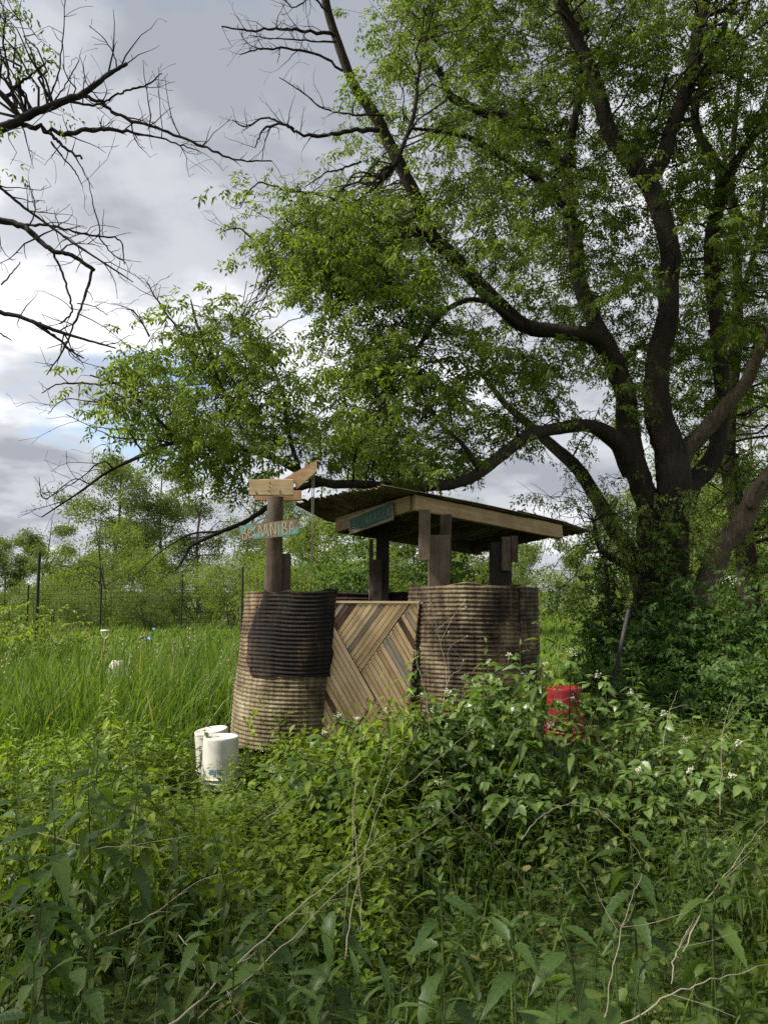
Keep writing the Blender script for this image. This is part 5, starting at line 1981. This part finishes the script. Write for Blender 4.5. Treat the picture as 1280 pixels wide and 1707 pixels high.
mb.add(np.concatenate([V, V2]), [[[0, 1, 2, 3, 4]], [[9, 8, 7, 6, 5]], [[i, (i + 1) % 5, 5 + (i + 1) % 5, 5 + i] for i in range(5)]])
mb.build('blade', M['white'], root)

# white sack in the grass
sp_ = P(196, 1102, 10.3)
mb = MB()
nl, ns = 12, 22
V = []
for i in range(nl):
    t = i / (nl - 1)
    for k in range(ns):
        a = 2 * math.pi * k / ns
        rr = 0.125 * (1 - 0.55 * max(0, t - 0.78) / 0.22) * (1 + 0.10 * math.sin(3 * a + 4 * t) + 0.06 * math.sin(7 * a - 6 * t))
        V.append([math.cos(a) * rr * 1.05, math.sin(a) * rr * 0.8, t * sp_[2] + 0.015 * math.sin(2 * a)])
V = np.array(V)
q = [[i * ns + k, i * ns + (k + 1) % ns, (i + 1) * ns + (k + 1) % ns, (i + 1) * ns + k] for i in range(nl - 1) for k in range(ns)]
mb.add(V, [q, [list(range((nl - 1) * ns, nl * ns))]])
o = mb.build('sack', M['white'], None, True)
o.location = (sp_[0], sp_[1], 0)
tag(o, 'white sack standing half hidden in the tall grass', 'sack')

# blue plant tops on stakes
for (px, py, d, lab) in ((244, 1063, 13.0, 'blue windmill shape on a thin stake above the vegetable bed'), (253, 1048, 17.0, 'small blue thing farther off on a stake in the garden')):
    q = P(px, py, d)
    root = empty('garden_stake', (q[0], q[1], 0))
    tag(root, lab, 'stake')
    mb = MB()
    mb.tube([[0, 0, -0.1], [0.01, 0, q[2]]], [0.008, 0.007], 6)
    mb.build('rod', M['iron'], root)
    for k in range(5):
        a = k * 1.26 + 0.3
        mb = MB()
        Vl, Fl, _a = leaf(0.5, 4, 0.2, 0.2)
        mb.add((Vl * 0.12) @ rotm(a, 0.1, 0.5).T + np.array([0.01, 0, q[2]]), Fl)
        mb.build('vane', M['bluegreen'], root)
q = P(288, 1076, 12.6)
mb = MB()
mb.box((0, 0, q[2] / 2 - 0.05), (0.022, 0.012, q[2] + 0.1))
mb.box((0, 0, q[2] + 0.012), (0.012, 0.010, 0.03))
o = mb.build('plant_marker', M['cream'])
o.location = (q[0], q[1], 0)
tag(o, 'pale wooden marker stick in the vegetable bed', 'stake')

a, b = P(1048, 1016, 8.3), P(1026, 1120, 8.1)
mb = MB()
dvec = (b - a) / np.linalg.norm(b - a)
e = b + dvec * 0.9
mb.tube([a, (a + e) / 2, e], [0.022, 0.022, 0.022], 4)
mb.box((a + e) / 2 + np.array([0, -0.022, 0]), (0.008, 0.03, np.linalg.norm(e - a)), np.column_stack([np.cross([0, 1, 0], -dvec), np.cross(-dvec, np.cross([0, 1, 0], -dvec)), -dvec]))
tag(mb.build('metal_stake', M['iron']), 'dark metal stake leaning among the shrubs', 'stake')

# ------------------------------------------------------------------ foreground plants
LEAFM = {
    'nettle': [leaf(0.33, 13, dr, 0.22, 0.12, 0.33, 1.15) for dr in (0.15, 0.4, 0.7)],
    'narrow': [leaf(0.17, 5, dr, 0.15, 0.0, 0.42) for dr in (0.15, 0.35, 0.6)],
    'ovate': [leaf(0.62, 7, dr, 0.12, 0.07, 0.36, 0.85) for dr in (0.12, 0.28, 0.45)],
    'round': [leaf(0.86, 6, dr, 0.08, 0.0, 0.45, 0.6) for dr in (0.05, 0.15, 0.25)],
}
# cheaper versions for the mass behind
LEAFL = {
    'nettle': [leaf(0.40, 3, dr, 0.16, 0.0, 0.30) for dr in (0.2, 0.5)],
    'narrow': [leaf(0.18, 3, dr, 0.15, 0.0, 0.42) for dr in (0.2, 0.5)],
    'ovate': [leaf(0.62, 4, dr, 0.12, 0.0, 0.36, 0.85) for dr in (0.15, 0.4)],
    'round': [leaf(0.86, 3, dr, 0.08, 0.0, 0.45, 0.6) for dr in (0.05, 0.2)],
}


def trifoliate(src):
    out = []
    for k in range(3):
        parts = []
        stalk = MB()
        stalk.tube([[0, 0, 0], [0.25, 0, 0.02], [0.48, 0, 0.0]], [0.012, 0.010, 0.010], 3, False)
        V, F, r_ = stalk.arrays()
        parts.append((V, F, np.eye(3), 1.0, (0, 0, 0), 0.4))
        for yaw, s, x in ((0, 0.62, 0.48), (1.15, 0.52, 0.46), (-1.15, 0.52, 0.46)):
            V, F, A = src[k % len(src)]
            parts.append((V, F, A, rotm(yaw + rng.normal(0, 0.1), rng.normal(0.12, 0.15), rng.normal(0, 0.2)), s, (x, 0, 0), rng.random()))
        out.append(join(parts))
    return out


LEAFM['bramble'] = trifoliate(LEAFM['ovate'])
LEAFL['bramble'] = trifoliate(LEAFL['ovate'])


def plant_spec(kind, h, lean=None, big=1.0):
    """stem path, stem radius, leaves [(kind, variant, M3, scale, pos)] in plant-local metres"""
    lean = rng.normal(0, 0.10, 2) * h if lean is None else np.asarray(lean, float)
    t = np.linspace(0, 1, 8)
    path = np.column_stack([lean[0] * t ** 1.6, lean[1] * t ** 1.6, h * t]) + np.column_stack([rng.normal(0, 0.008 * h, 8) * t, rng.normal(0, 0.008 * h, 8) * t, np.zeros(8)])
    at = lambda s: np.array([np.interp(s, t, path[:, i]) for i in range(3)])
    leaves = []
    if kind == 'nettle':
        n = max(4, int(h / 0.075))
        a0 = rng.uniform(0, 6.28)
        for i in range(n):
            s = 0.16 + 0.84 * (i + 0.5) / n
            size = big * (0.055 + 0.075 * math.sin(math.pi * min(1, (1.05 - s) * 1.25))) * rng.uniform(0.8, 1.2) * (0.75 + 0.35 * min(h, 1))
            for k in range(2):
                if rng.random() < 0.10 + 0.3 * max(0, 0.4 - s):
                    continue
                yaw = a0 + (i % 2) * 1.57 + k * math.pi + rng.normal(0, 0.2)
                pit = (0.45 - 0.75 * max(0, s - 0.55) / 0.45) + rng.normal(0, 0.18)
                leaves.append(('nettle', rng.integers(3), rotm(yaw, pit, rng.normal(0, 0.25)), size, at(s) + 0.012 * np.array([math.cos(yaw), math.sin(yaw), 0])))
        for k in range(4):
            leaves.append(('nettle', 0, rotm(a0 + k * 1.57, -0.7 + rng.normal(0, 0.2), 0), 0.045 * rng.uniform(0.7, 1.2), at(1.0)))
        rad = 0.004
    elif kind == 'goldenrod':
        n = max(10, int(h / 0.024))
        for i in range(n):
            s = 0.2 + 0.8 * (i + 0.5) / n
            yaw = i * 2.4 + rng.normal(0, 0.2)
            size = (0.075 + 0.035 * math.sin(math.pi * s)) * rng.uniform(0.8, 1.2) * (0.7 + 0.4 * min(h, 1))
            pit = 0.45 - 1.25 * max(0, s - 0.5) / 0.5 + rng.normal(0, 0.15)
            leaves.append(('narrow', rng.integers(3), rotm(yaw, pit, rng.normal(0, 0.25)), size, at(s)))
        rad = 0.0035
    elif kind == 'bramble':
        n = max(4, int(h / 0.075))
        for i in range(n):
            s = 0.2 + 0.8 * (i + 0.5) / n
            yaw = i * 2.4 + rng.normal(0, 0.3)
            size = 0.125 * rng.uniform(0.75, 1.25) * (1.1 - 0.35 * s)
            leaves.append(('bramble', rng.integers(3), rotm(yaw, 0.05 + rng.normal(0, 0.2) - 0.35 * max(0, s - 0.7), rng.normal(0, 0.2)), size, at(s)))
        rad = 0.0035
    else:  # 'creeper': round leaves on stalks
        n = rng.integers(5, 9)
        for i in range(n):
            yaw = i * 2.4 + rng.normal(0, 0.4)
            size = rng.uniform(0.035, 0.065)
            leaves.append(('round', rng.integers(3), rotm(yaw, rng.normal(0.15, 0.15), rng.normal(0, 0.2)), size, at(rng.uniform(0.5, 1.0)) + np.array([math.cos(yaw), math.sin(yaw), 0]) * 0.03))
        rad = 0.0025
    return path, rad, leaves


def plant_template(kind, h):
    path, rad, leaves = plant_spec(kind, h)
    parts = []
    mb = MB()
    mb.tube(path[[0, 3, 5, 7]], np.linspace(rad, rad * 0.5, 4), 3, False)
    V, F, r_ = mb.arrays()
    parts.append((V, F, np.eye(3), 1.0, (0, 0, 0), 0.15))
    for lk, v, M3, s, p in leaves:
        tm = LEAFL[lk][v % len(LEAFL[lk])]
        parts.append((tm[0], tm[1], tm[2], M3, s, p, rng.random()))
    return join(parts)


TMP = {k: [plant_template(k, h) for h in (0.75, 0.85, 1.0)] for k in ('nettle', 'goldenrod')}
TMP['bramble'] = [plant_template('bramble', h) for h in (0.5, 0.6, 0.7)]
TMP['creeper'] = [plant_template('creeper', h) for h in (0.14, 0.18, 0.22, 0.26)]


def h_under(x, y):
    """height of the undergrowth"""
    h = 0.40 + 0.12 * np.sin(2.1 * x + 1.0) * np.sin(1.7 * y) + 0.08 * np.sin(5 * x + 2 * y)
    h = h + 0.42 * np.exp(-(((x - 0.80) / 0.50) ** 2 + ((y - 4.75) / 0.55) ** 2))      # bramble mound
    h = h + 0.22 * np.exp(-(((x - 0.35) / 0.55) ** 2 + ((y - 4.6) / 0.5) ** 2))
    h = h + 0.12 * np.exp(-(((x - 2.2) / 0.9) ** 2 + ((y - 5.0) / 0.9) ** 2))
    h = h - 0.20 * np.exp(-(((x + 0.95) / 0.75) ** 2 + ((y - 5.0) / 1.1) ** 2))          # low by the buckets
    h = h + 0.10 * np.exp(-(((x + 1.2) / 0.7) ** 2 + ((y - 2.6) / 0.6) ** 2))
    h = h - 0.30 * np.exp(-(((x - 1.18) / 0.22) ** 2 + ((y - 5.25) / 0.5) ** 2))          # gap before the stacked buckets
    return np.clip(h, 0.17, 1.2)


def scatter_plants(mb, kind, n, xr, yr, k=1.0, cond=None, lo=0.55, hi=1.15, base_h=0.85):
    x, y = rng.uniform(*xr, n), rng.uniform(*yr, n)
    m = (np.abs(x) < 0.56 * y + 0.9) & clear_of_stall(x, y, 0.03)
    m &= ~((np.hypot((x + 1.12) / 0.38, (y - 5.35) / 0.42) < 1) & (rng.random(n) < 0.75))       # trodden ground by the buckets
    if cond is not None:
        m &= cond(x, y)
    x, y = x[m], y[m]
    n = len(x)
    s = h_under(x, y) * k * rng.uniform(lo, hi, n) / base_h
    tm = TMP[kind]
    # leaves keep a natural size when a plant is short
    sx = np.clip(s ** 0.6, 0.35, 0.85) * np.clip(0.60 + 0.10 * y, 0.7, 1.0)
    mb.scatter(tm, np.column_stack([x, y, gz(x, y) - 0.01]), rotm(rng.uniform(0, 6.28, n), rng.normal(0, 0.10, n), rng.normal(0, 0.10, n)), np.column_stack([sx, sx, s]), rng.random(n))


um = MB()
full = ((-4.6, 4.6), (1.15, 7.2))
scatter_plants(um, 'creeper', 5600, *full, k=0.85, lo=0.3, hi=1.3, base_h=0.28, cond=lambda x, y: (y < 6.6))
scatter_plants(um, 'nettle', 1100, *full, lo=0.4, hi=1.45, cond=lambda x, y: noise2(x, y, 0.8, 0.5) > 0.42)
scatter_plants(um, 'goldenrod', 1000, *full, lo=0.4, hi=1.45, cond=lambda x, y: noise2(x, y, 0.9, 2.5) > 0.45)
scatter_plants(um, 'bramble', 700, *full, base_h=0.6, cond=lambda x, y: (noise2(x, y, 0.7, 4.5) > 0.35) | (x > 0.2))
scatter_plants(um, 'bramble', 260, (0.0, 3.4), (3.6, 6.6), base_h=0.6, k=0.9)
scatter_plants(um, 'nettle', 420, (1.2, 5.5), (5.2, 8.2), k=0.8)
scatter_plants(um, 'creeper', 900, (1.2, 5.5), (5.5, 8.0), k=0.9, base_h=0.28)
ym = MB()  # small yellow green plants, colour lightened further to stand for sunlight
lit = ((-4.4, 0.1), (2.9, 6.0))
scatter_plants(ym, 'creeper', 2300, *lit, k=1.35, lo=0.5, hi=1.3, base_h=0.28)
scatter_plants(ym, 'bramble', 420, *lit, k=1.15, base_h=0.6)
scatter_plants(ym, 'goldenrod', 380, *lit, k=1.25)
scatter_plants(ym, 'nettle', 240, *lit, k=1.2)
tag(ym.build('sunlit_tone_weeds', M['leaf_yellow']), 'yellow green weeds before the buckets with sunlight painted into their leaf colour', 'weeds', kind='stuff')
tag(um.build('undergrowth', M['leaf_under']), 'mixed green weeds and creepers covering the foreground', 'undergrowth', kind='stuff')
gm = MB()
grass_patch(gm, 16000, (-4.6, 4.6), (1.1, 6.2), lambda x, y: h_under(x, y) * 0.95, BL, 0.7, 0.55, lambda x, y: clear_of_stall(x, y, 0.03) & (noise2(x, y, 1.1, 1.1) > 0.38))
tag(gm.build('weedy_grass', M['grass']), 'thin grass blades among the foreground weeds', 'grass', kind='stuff')

# leaf meshes that single plants share
SH = {}
for k, mats in (('nettle', 'leaf_nettle'), ('narrow', 'leaf_nettle'), ('bramble', 'leaf_bramble'), ('round', 'leaf_under')):
    for i, tm in enumerate(LEAFM[k]):
        me = make_mesh('leaf', tm[0], tm[1], tm[2] * np.array([0.25, 1, 1]), True)
        me.materials.append(M[mats])
        SH[(k, i)] = me


def single_plant(name, kind, x, y, h, label, group, lean=None, flower=False):
    root = empty(name, (x, y, float(gz(x, y)) - 0.01))
    tag(root, label, 'plant', group)
    path, rad, leaves = plant_spec(kind, h, lean, 1.2 if kind == 'nettle' and y > 2.15 else 0.95)
    mb = MB()
    mb.tube(path, np.linspace(rad * 1.2, rad * 0.5, 8), 6, False)
    mb.build('stem', M['stem'], root, True)
    for lk, v, M3, s, p in leaves:
        o = obj('leaf', SH[(lk, int(v))], None, root)
        M4 = Matrix.Identity(4)
        for i in range(3):
            for j in range(3):
                M4[i][j] = M3[i][j] * s
            M4[i][3] = p[i]
        o.matrix_basis = M4
    if flower:
        flower_head(path[-1] + np.array([0, 0, 0.01]), root)
    return root


def flower_head(p, root, r=0.028, n=9):
    mb = MB()
    for _ in range(n):
        c = np.asarray(p) + rng.normal(0, 0.5, 3) * r * np.array([0.8, 0.8, 0.75])
        s = rng.uniform(0.005, 0.009)
        for k in range(5):
            a = k * 1.2566 + rng.random()
            V, F = leaflet(1, 0.7, 0.1, 0.1)
            mb.add((V * s) @ rotm(a, rng.normal(-0.3, 0.6), rng.normal(0, 0.5)).T + c, F)
    o = mb.build('flower_cluster', M['flower'], root)
    o['kind'] = 'stuff'
    return o


NG = 'tall nettle-like weeds in the left foreground'
GGR = 'narrow-leaved weeds in the foreground'
singles = [  # kind, px of top, py of top, distance, label, group
    ('nettle', 168, 1236, 2.75, 'tallest weed of the foreground, its toothed leaves against the bright grass', NG),
    ('nettle', 84, 1325, 2.35, 'toothed-leaf weed on a thick stalk near the photo edge', NG),
    ('nettle', 45, 1408, 2.2, 'toothed-leaf weed with a bright top at the photo edge', NG),
    ('nettle', 222, 1330, 2.7, 'toothed-leaf weed just beside the tallest one', NG),
    ('nettle', 120, 1275, 3.1, 'toothed-leaf weed standing behind the tallest one', NG),
    ('nettle', 25, 1290, 3.2, 'toothed-leaf weed at the photo edge in front of tall grass', NG),
    ('nettle', 275, 1300, 3.4, 'toothed-leaf weed halfway to the white buckets', NG),
    ('nettle', 150, 1560, 1.9, 'low toothed-leaf weed at the lower corner', NG),
    ('nettle', 60, 1600, 1.75, 'lowest toothed-leaf weed in the lower corner', NG),
    ('nettle', 330, 1540, 2.0, 'shaded toothed-leaf weed below the narrow-leaved rosette', NG),
    ('nettle', 735, 1468, 2.15, 'toothed-leaf weed in the shade below the pale crossing stems', NG),
    ('nettle', 930, 1470, 2.1, 'upright weed with fresh pale top among dark leaves', NG),
    ('nettle', 1050, 1365, 2.7, 'leafy weed standing up at the far right of the brambles', NG),
    ('nettle', 1190, 1440, 2.3, 'broad-leaved weed in shade near the right photo edge', NG),
    ('nettle', 1020, 1560, 2.0, 'shaded weed beside the forked dry stem', NG),
    ('nettle', 860, 1540, 1.95, 'weed in the middle of the shaded foreground', NG),
    ('nettle', 440, 1490, 2.3, 'weed left of the long dry stalk', NG),
    ('nettle', 560, 1450, 2.5, 'weed behind the long dry stalk', NG),
    ('goldenrod', 290, 1432, 2.3, 'narrow-leaved rosette weed at the middle left', GGR),
    ('goldenrod', 655, 1650, 1.55, 'bright narrow-leaved rosette at the bottom edge', GGR),
    ('goldenrod', 745, 1660, 1.6, 'narrow-leaved weed at the bottom beside the bright rosette', GGR),
    ('goldenrod', 560, 1560, 1.75, 'pale drooping narrow-leaved weed at bottom centre', GGR),
    ('goldenrod', 600, 1610, 1.65, 'short narrow-leaved weed between the two bright rosettes', GGR),
    ('goldenrod', 480, 1640, 1.7, 'narrow-leaved weed beside the foot of the long dry stalk', GGR),
    ('goldenrod', 400, 1590, 1.9, 'narrow-leaved weed at the bottom left of centre', GGR),
    ('goldenrod', 930, 1640, 1.7, 'narrow-leaved weed near the forked dry stem foot', GGR),
    ('goldenrod', 420, 1240, 5.2, 'narrow-leaved weed in front of the white bucket print', GGR),
    ('goldenrod', 386, 1262, 5.3, 'small narrow-leaved weed right before the front bucket', GGR),
    ('creeper', 1060, 1632, 1.7, 'round-leaved creeper at the lower right', None),
    ('creeper', 1190, 1570, 1.9, 'round-leaved creeper below the pale forked stem at right', None),
    ('creeper', 960, 1625, 1.75, 'round-leaved creeper near the bottom centre right', None),
]
for kind, px, py, d, lab, grp in singles:
    top = P(px, py, d)
    x, y = float(top[0]), float(top[1])
    h = max(0.15, float(top[2] - gz(x, y)))
    nm = {'nettle': 'toothed_weed', 'goldenrod': 'narrow_leaved_weed', 'creeper': 'round_leaved_creeper'}[kind]
    lean = rng.normal(0, 0.04, 2)
    single_plant(nm, kind, x - lean[0], y - lean[1], h, lab, grp, lean)

# ------------------------------------------------------------------ the bramble bush in front of the stall
bb = empty('bramble_bush', (0.9, 4.75, 0))
tag(bb, 'flowering bramble bush with pale flower heads in front of the stall', 'bush')
tops = [(880, 1180), (955, 1170), (915, 1215), (815, 1110), (870, 1130), (790, 1150), (1000, 1130), (745, 1160), (685, 1200), (1075, 1185), (845, 1098), (950, 1093), (1050, 1160), (770, 1135), (830, 1140), (905, 1110), (700, 1165), (650, 1190), (1100, 1195), (600, 1205), (560, 1200), (720, 1190), (800, 1190), (540, 1228), (670, 1215), (740, 1235), (780, 1260), (610, 1250), (690, 1265), (560, 1270), (500, 1262), (640, 1290), (460, 1290), (1000, 1250), (850, 1280),
        (590, 1310), (730, 1310), (810, 1320), (900, 1335), (530, 1320), (1070, 1290), (1130, 1240), (1190, 1235), (1240, 1245), (1150, 1290), (1220, 1300), (660, 1340), (980, 1330), (1100, 1330)]
cmb = MB()
B_LEAF, B_REST, heads = [], MB(), []
for i, (px, py) in enumerate(tops):
    d = 4.95 - 0.0042 * max(0, py - 1150) + rng.normal(0, 0.10)
    d = max(3.6, d)
    e = P(px + rng.normal(0, 5), py, d)
    base = np.array([e[0] * 0.75 + 0.20 + rng.normal(0, 0.15), d + rng.normal(0.12, 0.15), 0.0])
    mid = (base + e) / 2 + np.array([rng.normal(0, 0.06), rng.normal(0, 0.06), 0.18])
    path = smooth_path(np.array([base, mid, e]), 6)
    cmb.tube(path, np.linspace(0.006, 0.0028, len(path)), 5, False)
    n = 11
    for k in range(n):
        s = 0.30 + 0.70 * (k + 0.5) / n
        j = s * (len(path) - 1)
        p = path[int(j)] + (path[min(int(j) + 1, len(path) - 1)] - path[int(j)]) * (j % 1)
        yaw = k * 2.4 + rng.normal(0, 0.4)
        B_LEAF.append((p, rotm(yaw, 0.10 + rng.normal(0, 0.22), rng.normal(0, 0.22)), 0.150 * rng.uniform(0.75, 1.2) * (1.12 - 0.3 * s), rng.integers(3), (s - 0.3) + rng.random() * 0.2))
    for k in range(2):
        yaw = rng.uniform(0, 6.28)
        B_LEAF.append((path[-1], rotm(yaw, -0.25, 0), 0.085, rng.integers(3), 2.0))
    if i < 24 or rng.random() < 0.5:
        heads.append(path[-1] + np.array([0, 0, 0.02]))
part('canes', cmb, M['stem_dark'], bb, True)['kind'] = 'stuff'
B_LEAF.sort(key=lambda q: -q[4])
bbw = world_loc(bb).inverted()
for p, M3, s, v, _ in B_LEAF[:300]:
    o = obj('leaf', SH[('bramble', int(v))], None, bb)
    M4 = Matrix.Identity(4)
    for i in range(3):
        for j in range(3):
            M4[i][j] = M3[i][j] * s
        M4[i][3] = p[i]
    o.matrix_basis = bbw @ M4
rest = B_LEAF[300:]
# more leaves deep in the bush
B_REST.scatter(LEAFM['bramble'], np.array([q[0] for q in rest]), np.array([q[1] for q in rest]), np.array([q[2] for q in rest]))
nx = 900
xx, yy = rng.normal(0.80, 0.45, nx), rng.normal(4.8, 0.35, nx)
keep = ~((xx > 0.93) & (xx < 1.3))
xx, yy = xx[keep], yy[keep]
nx = len(xx)
hz_ = h_under(xx, yy) * rng.uniform(0.25, 0.92, nx)
B_REST.scatter(LEAFM['bramble'], np.column_stack([xx, yy, hz_]), rotm(rng.uniform(0, 6.28, nx), rng.normal(0.15, 0.25, nx), rng.normal(0, 0.25, nx)), rng.uniform(0.09, 0.15, nx))
part('leaves', B_REST, M['leaf_bramble'], bb)['kind'] = 'stuff'
for p in heads:
    o = flower_head((0, 0, 0), bb, rng.uniform(0.020, 0.030), rng.integers(22, 34))
    o.matrix_basis = bbw @ Matrix.Translation(Vector([float(v) for v in p]))

# ------------------------------------------------------------------ dry stems
DG = 'pale dry stems among the weeds'


def dry_stem(ctrl, w, label, forks=(), name='dry_stem', mat='dry', group=DG, heads=False):
    c = np.array([P(a, b, d) for a, b, d in ctrl])
    w = w * 0.36
    root_p = c[0].copy()
    mb = MB()
    path = smooth_path(c, 6)
    path = path + rng.normal(0, 0.0025, path.shape)
    mb.tube(path - root_p, np.linspace(w, w * 0.3, len(path)) * (1 + 0.25 * (rng.random(len(path)) < 0.2)), 6, True, 0.08)
    for f in forks:
        f3 = np.array([P(a, b, d) for a, b, d in f])
        f3[0] = path[np.argmin(np.linalg.norm(path - f3[0], axis=1))]
        fc = smooth_path(f3, 5)
        mb.tube(fc - root_p, np.linspace(w * 0.6, w * 0.3, len(fc)), 5, True, 0.05)
        if heads:
            mb.lathe([(0.0005, -0.006), (0.006, 0), (0.0005, 0.006)], fc[-1] - root_p, 6)
    if heads:
        mb.lathe([(0.0005, -0.007), (0.007, 0), (0.0005, 0.007)], path[-1] - root_p, 6)
    else:
        # broken tip and a few snapped side twigs
        for k_ in range(rng.integers(2, 6)):
            i_ = rng.integers(len(path) // 4, len(path))
            dv = (path[min(i_ + 1, len(path) - 1)] - path[max(i_ - 1, 0)])
            dv = dv / (np.linalg.norm(dv) + 1e-9) + rng.normal(0, 0.7, 3)
            q_ = path[i_] + dv * rng.uniform(0.02, 0.09)
            mb.tube(np.array([path[i_], (path[i_] + q_) / 2 + rng.normal(0, 0.004, 3), q_]) - root_p, [w * 0.5, w * 0.4, w * 0.2], 4, False)
    o = mb.build(name, M[mat], None, True)
    o.location = [float(v) for v in root_p]
    tag(o, label, 'dry stem', group)


def foot(px, d):
    """pixel row where the ground lies at distance d"""
    return 985 + EYE * FPX / d


dry_stem([(270, 1722, 1.75), (400, 1605, 2.0), (520, 1495, 2.3), (585, 1440, 2.5), (650, 1385, 2.7)], 0.0065, 'long straight dry stalk slanting across the foreground')
dry_stem([(330, 1700, 1.9), (470, 1580, 2.1), (560, 1490, 2.35), (640, 1430, 2.5), (760, 1350, 2.8)], 0.004, 'thinner dry stalk running alongside the long straight one')
dry_stem([(572, 1560, 2.6), (585, 1440, 2.7), (605, 1380, 2.8), (650, 1240, 3.0), (668, 1190, 3.1)], 0.004, 'upright dry stem rising from the crossing stalks', [[(592, 1420, 2.7), (590, 1330, 2.8), (600, 1230, 2.9)]])
dry_stem([(1002, 1722, 1.9), (1022, 1610, 1.95), (1045, 1520, 2.0), (1070, 1455, 2.05)], 0.0045, 'forked pale dry stem at the bottom right', [[(1011, 1550, 1.98), (1000, 1500, 2.0), (990, 1465, 2.0)], [(1022, 1552, 2.0), (1085, 1540, 2.05), (1150, 1520, 2.1)]])
dry_stem([(1140, 1590, 2.2), (1180, 1500, 2.3), (1235, 1425, 2.4), (1290, 1350, 2.5)], 0.005, 'pale dry stem rising to the right photo edge', [[(1232, 1430, 2.4), (1215, 1400, 2.4), (1190, 1370, 2.4)]])
dry_stem([(1020, 1722, 1.7), (1120, 1660, 1.75), (1200, 1630, 1.8), (1290, 1605, 1.9)], 0.0055, 'arched dry stem along the bottom right corner')
dry_stem([(870, 1400, 3.0), (900, 1362, 3.05), (945, 1341, 3.1), (985, 1345, 3.1), (1040, 1390, 3.0), (1085, 1450, 2.9)], 0.005, 'arching brown cane with a pale top in the right foreground', mat='dry')
dry_stem([(720, 1250, 4.4), (708, 1150, 4.4), (695, 1105, 4.4), (700, 1080, 4.4)], 0.005, 'dry curved stem standing in front of the wall by the door', [[(707, 1140, 4.4), (694, 1098, 4.4), (692, 1085, 4.4)]], heads=True)
dry_stem([(735, 1190, 4.4), (745, 1130, 4.4), (730, 1060, 4.4), (712, 1030, 4.4), (704, 1005, 4.4)], 0.004, 'tallest dry stem with small heads before the right wall', [[(728, 1058, 4.4), (722, 1020, 4.4), (718, 1006, 4.4)], [(735, 1070, 4.4), (757, 1025, 4.4), (776, 1001, 4.4)], [(740, 1050, 4.4), (765, 1020, 4.4), (777, 1012, 4.4)]], heads=True)
dry_stem([(735, 1190, 4.45), (748, 1132, 4.45), (765, 1118, 4.45), (774, 1101, 4.45)], 0.004, 'short bent dry stem before the right wall', [[(722, 1105, 4.45), (748, 1082, 4.45), (779, 1061, 4.45)], [(748, 1082, 4.45), (746, 1070, 4.45), (748, 1054, 4.45)]], heads=True)
dry_stem([(1105, 1250, 4.2), (1112, 1200, 4.2), (1118, 1180, 4.2), (1130, 1150, 4.2)], 0.004, 'thin forked dry stem above the pale brambles at right', [[(1118, 1205, 4.2), (1145, 1230, 4.2), (1160, 1215, 4.2)]])
dry_stem([(1200, 1360, 3.4), (1202, 1280, 3.5), (1205, 1215, 3.6), (1225, 1155, 3.7)], 0.0035, 'straight thin dry stem rising at the right edge', [[(1206, 1210, 3.6), (1235, 1180, 3.6), (1250, 1165, 3.7)]])
dry_stem([(440, 1368, 3.2), (470, 1345, 3.3), (500, 1335, 3.4), (522, 1332, 3.45)], 0.004, 'short dry stalk lying on low weeds before the stall')
dry_stem([(415, 1375, 3.9), (445, 1350, 4.0), (480, 1328, 4.2)], 0.012, 'dark broken branch lying in front of the stall', mat='stem_dark', name='fallen_branch')
dry_stem([(0, 1500, 2.2), (60, 1545, 2.1), (70, 1620, 2.0), (62, 1722, 1.9)], 0.004, 'bent reddish stem in the lower left corner', mat='stem_dark', name='bent_cane')
dry_stem([(990, 1380, 3.1), (1030, 1290, 3.4), (1000, 1235, 3.6), (975, 1200, 3.8)], 0.005, 'dark bare cane crossing in front of the blue bucket', mat='stem_dark', name='bent_cane')
dry_stem([(750, 1350, 2.9), (830, 1420, 2.7), (880, 1480, 2.6), (910, 1540, 2.5)], 0.004, 'dark thin cane slanting through the shaded weeds', mat='stem_dark', name='bent_cane')

# the sheaf of pale stems that cross in the middle of the foreground, and more thin ones
for ctrl, lab in (
    ([(575, 1600, 2.3), (590, 1500, 2.45), (612, 1400, 2.6), (655, 1290, 2.8), (690, 1225, 2.95)], 'pale stem of the crossing sheaf leaning towards the door'),
    ([(600, 1560, 2.4), (598, 1450, 2.5), (588, 1350, 2.6), (600, 1260, 2.75)], 'pale stem of the crossing sheaf standing nearly upright'),
    ([(180, 1560, 2.2), (260, 1520, 2.3), (330, 1470, 2.4), (400, 1450, 2.5)], 'thin pale stem slanting up beside the narrow-leaved rosette'),
    ([(60, 1385, 2.6), (150, 1412, 2.6), (230, 1410, 2.6), (290, 1430, 2.6)], 'thin pale stem lying level through the tall weeds'),
    ([(300, 1560, 2.1), (350, 1620, 2.0), (400, 1690, 1.9)], 'thin stem sloping down to the long dry stalk'),
    ([(1120, 1640, 1.9), (1128, 1590, 1.95), (1150, 1545, 2.0)], 'short bent pale stem between the creepers'),
    ([(640, 1330, 3.4), (690, 1300, 3.5), (760, 1240, 3.7), (800, 1205, 3.8)], 'thin pale stem lying over the brambles below the right wall'),
):
    dry_stem(ctrl, 0.0042, lab)
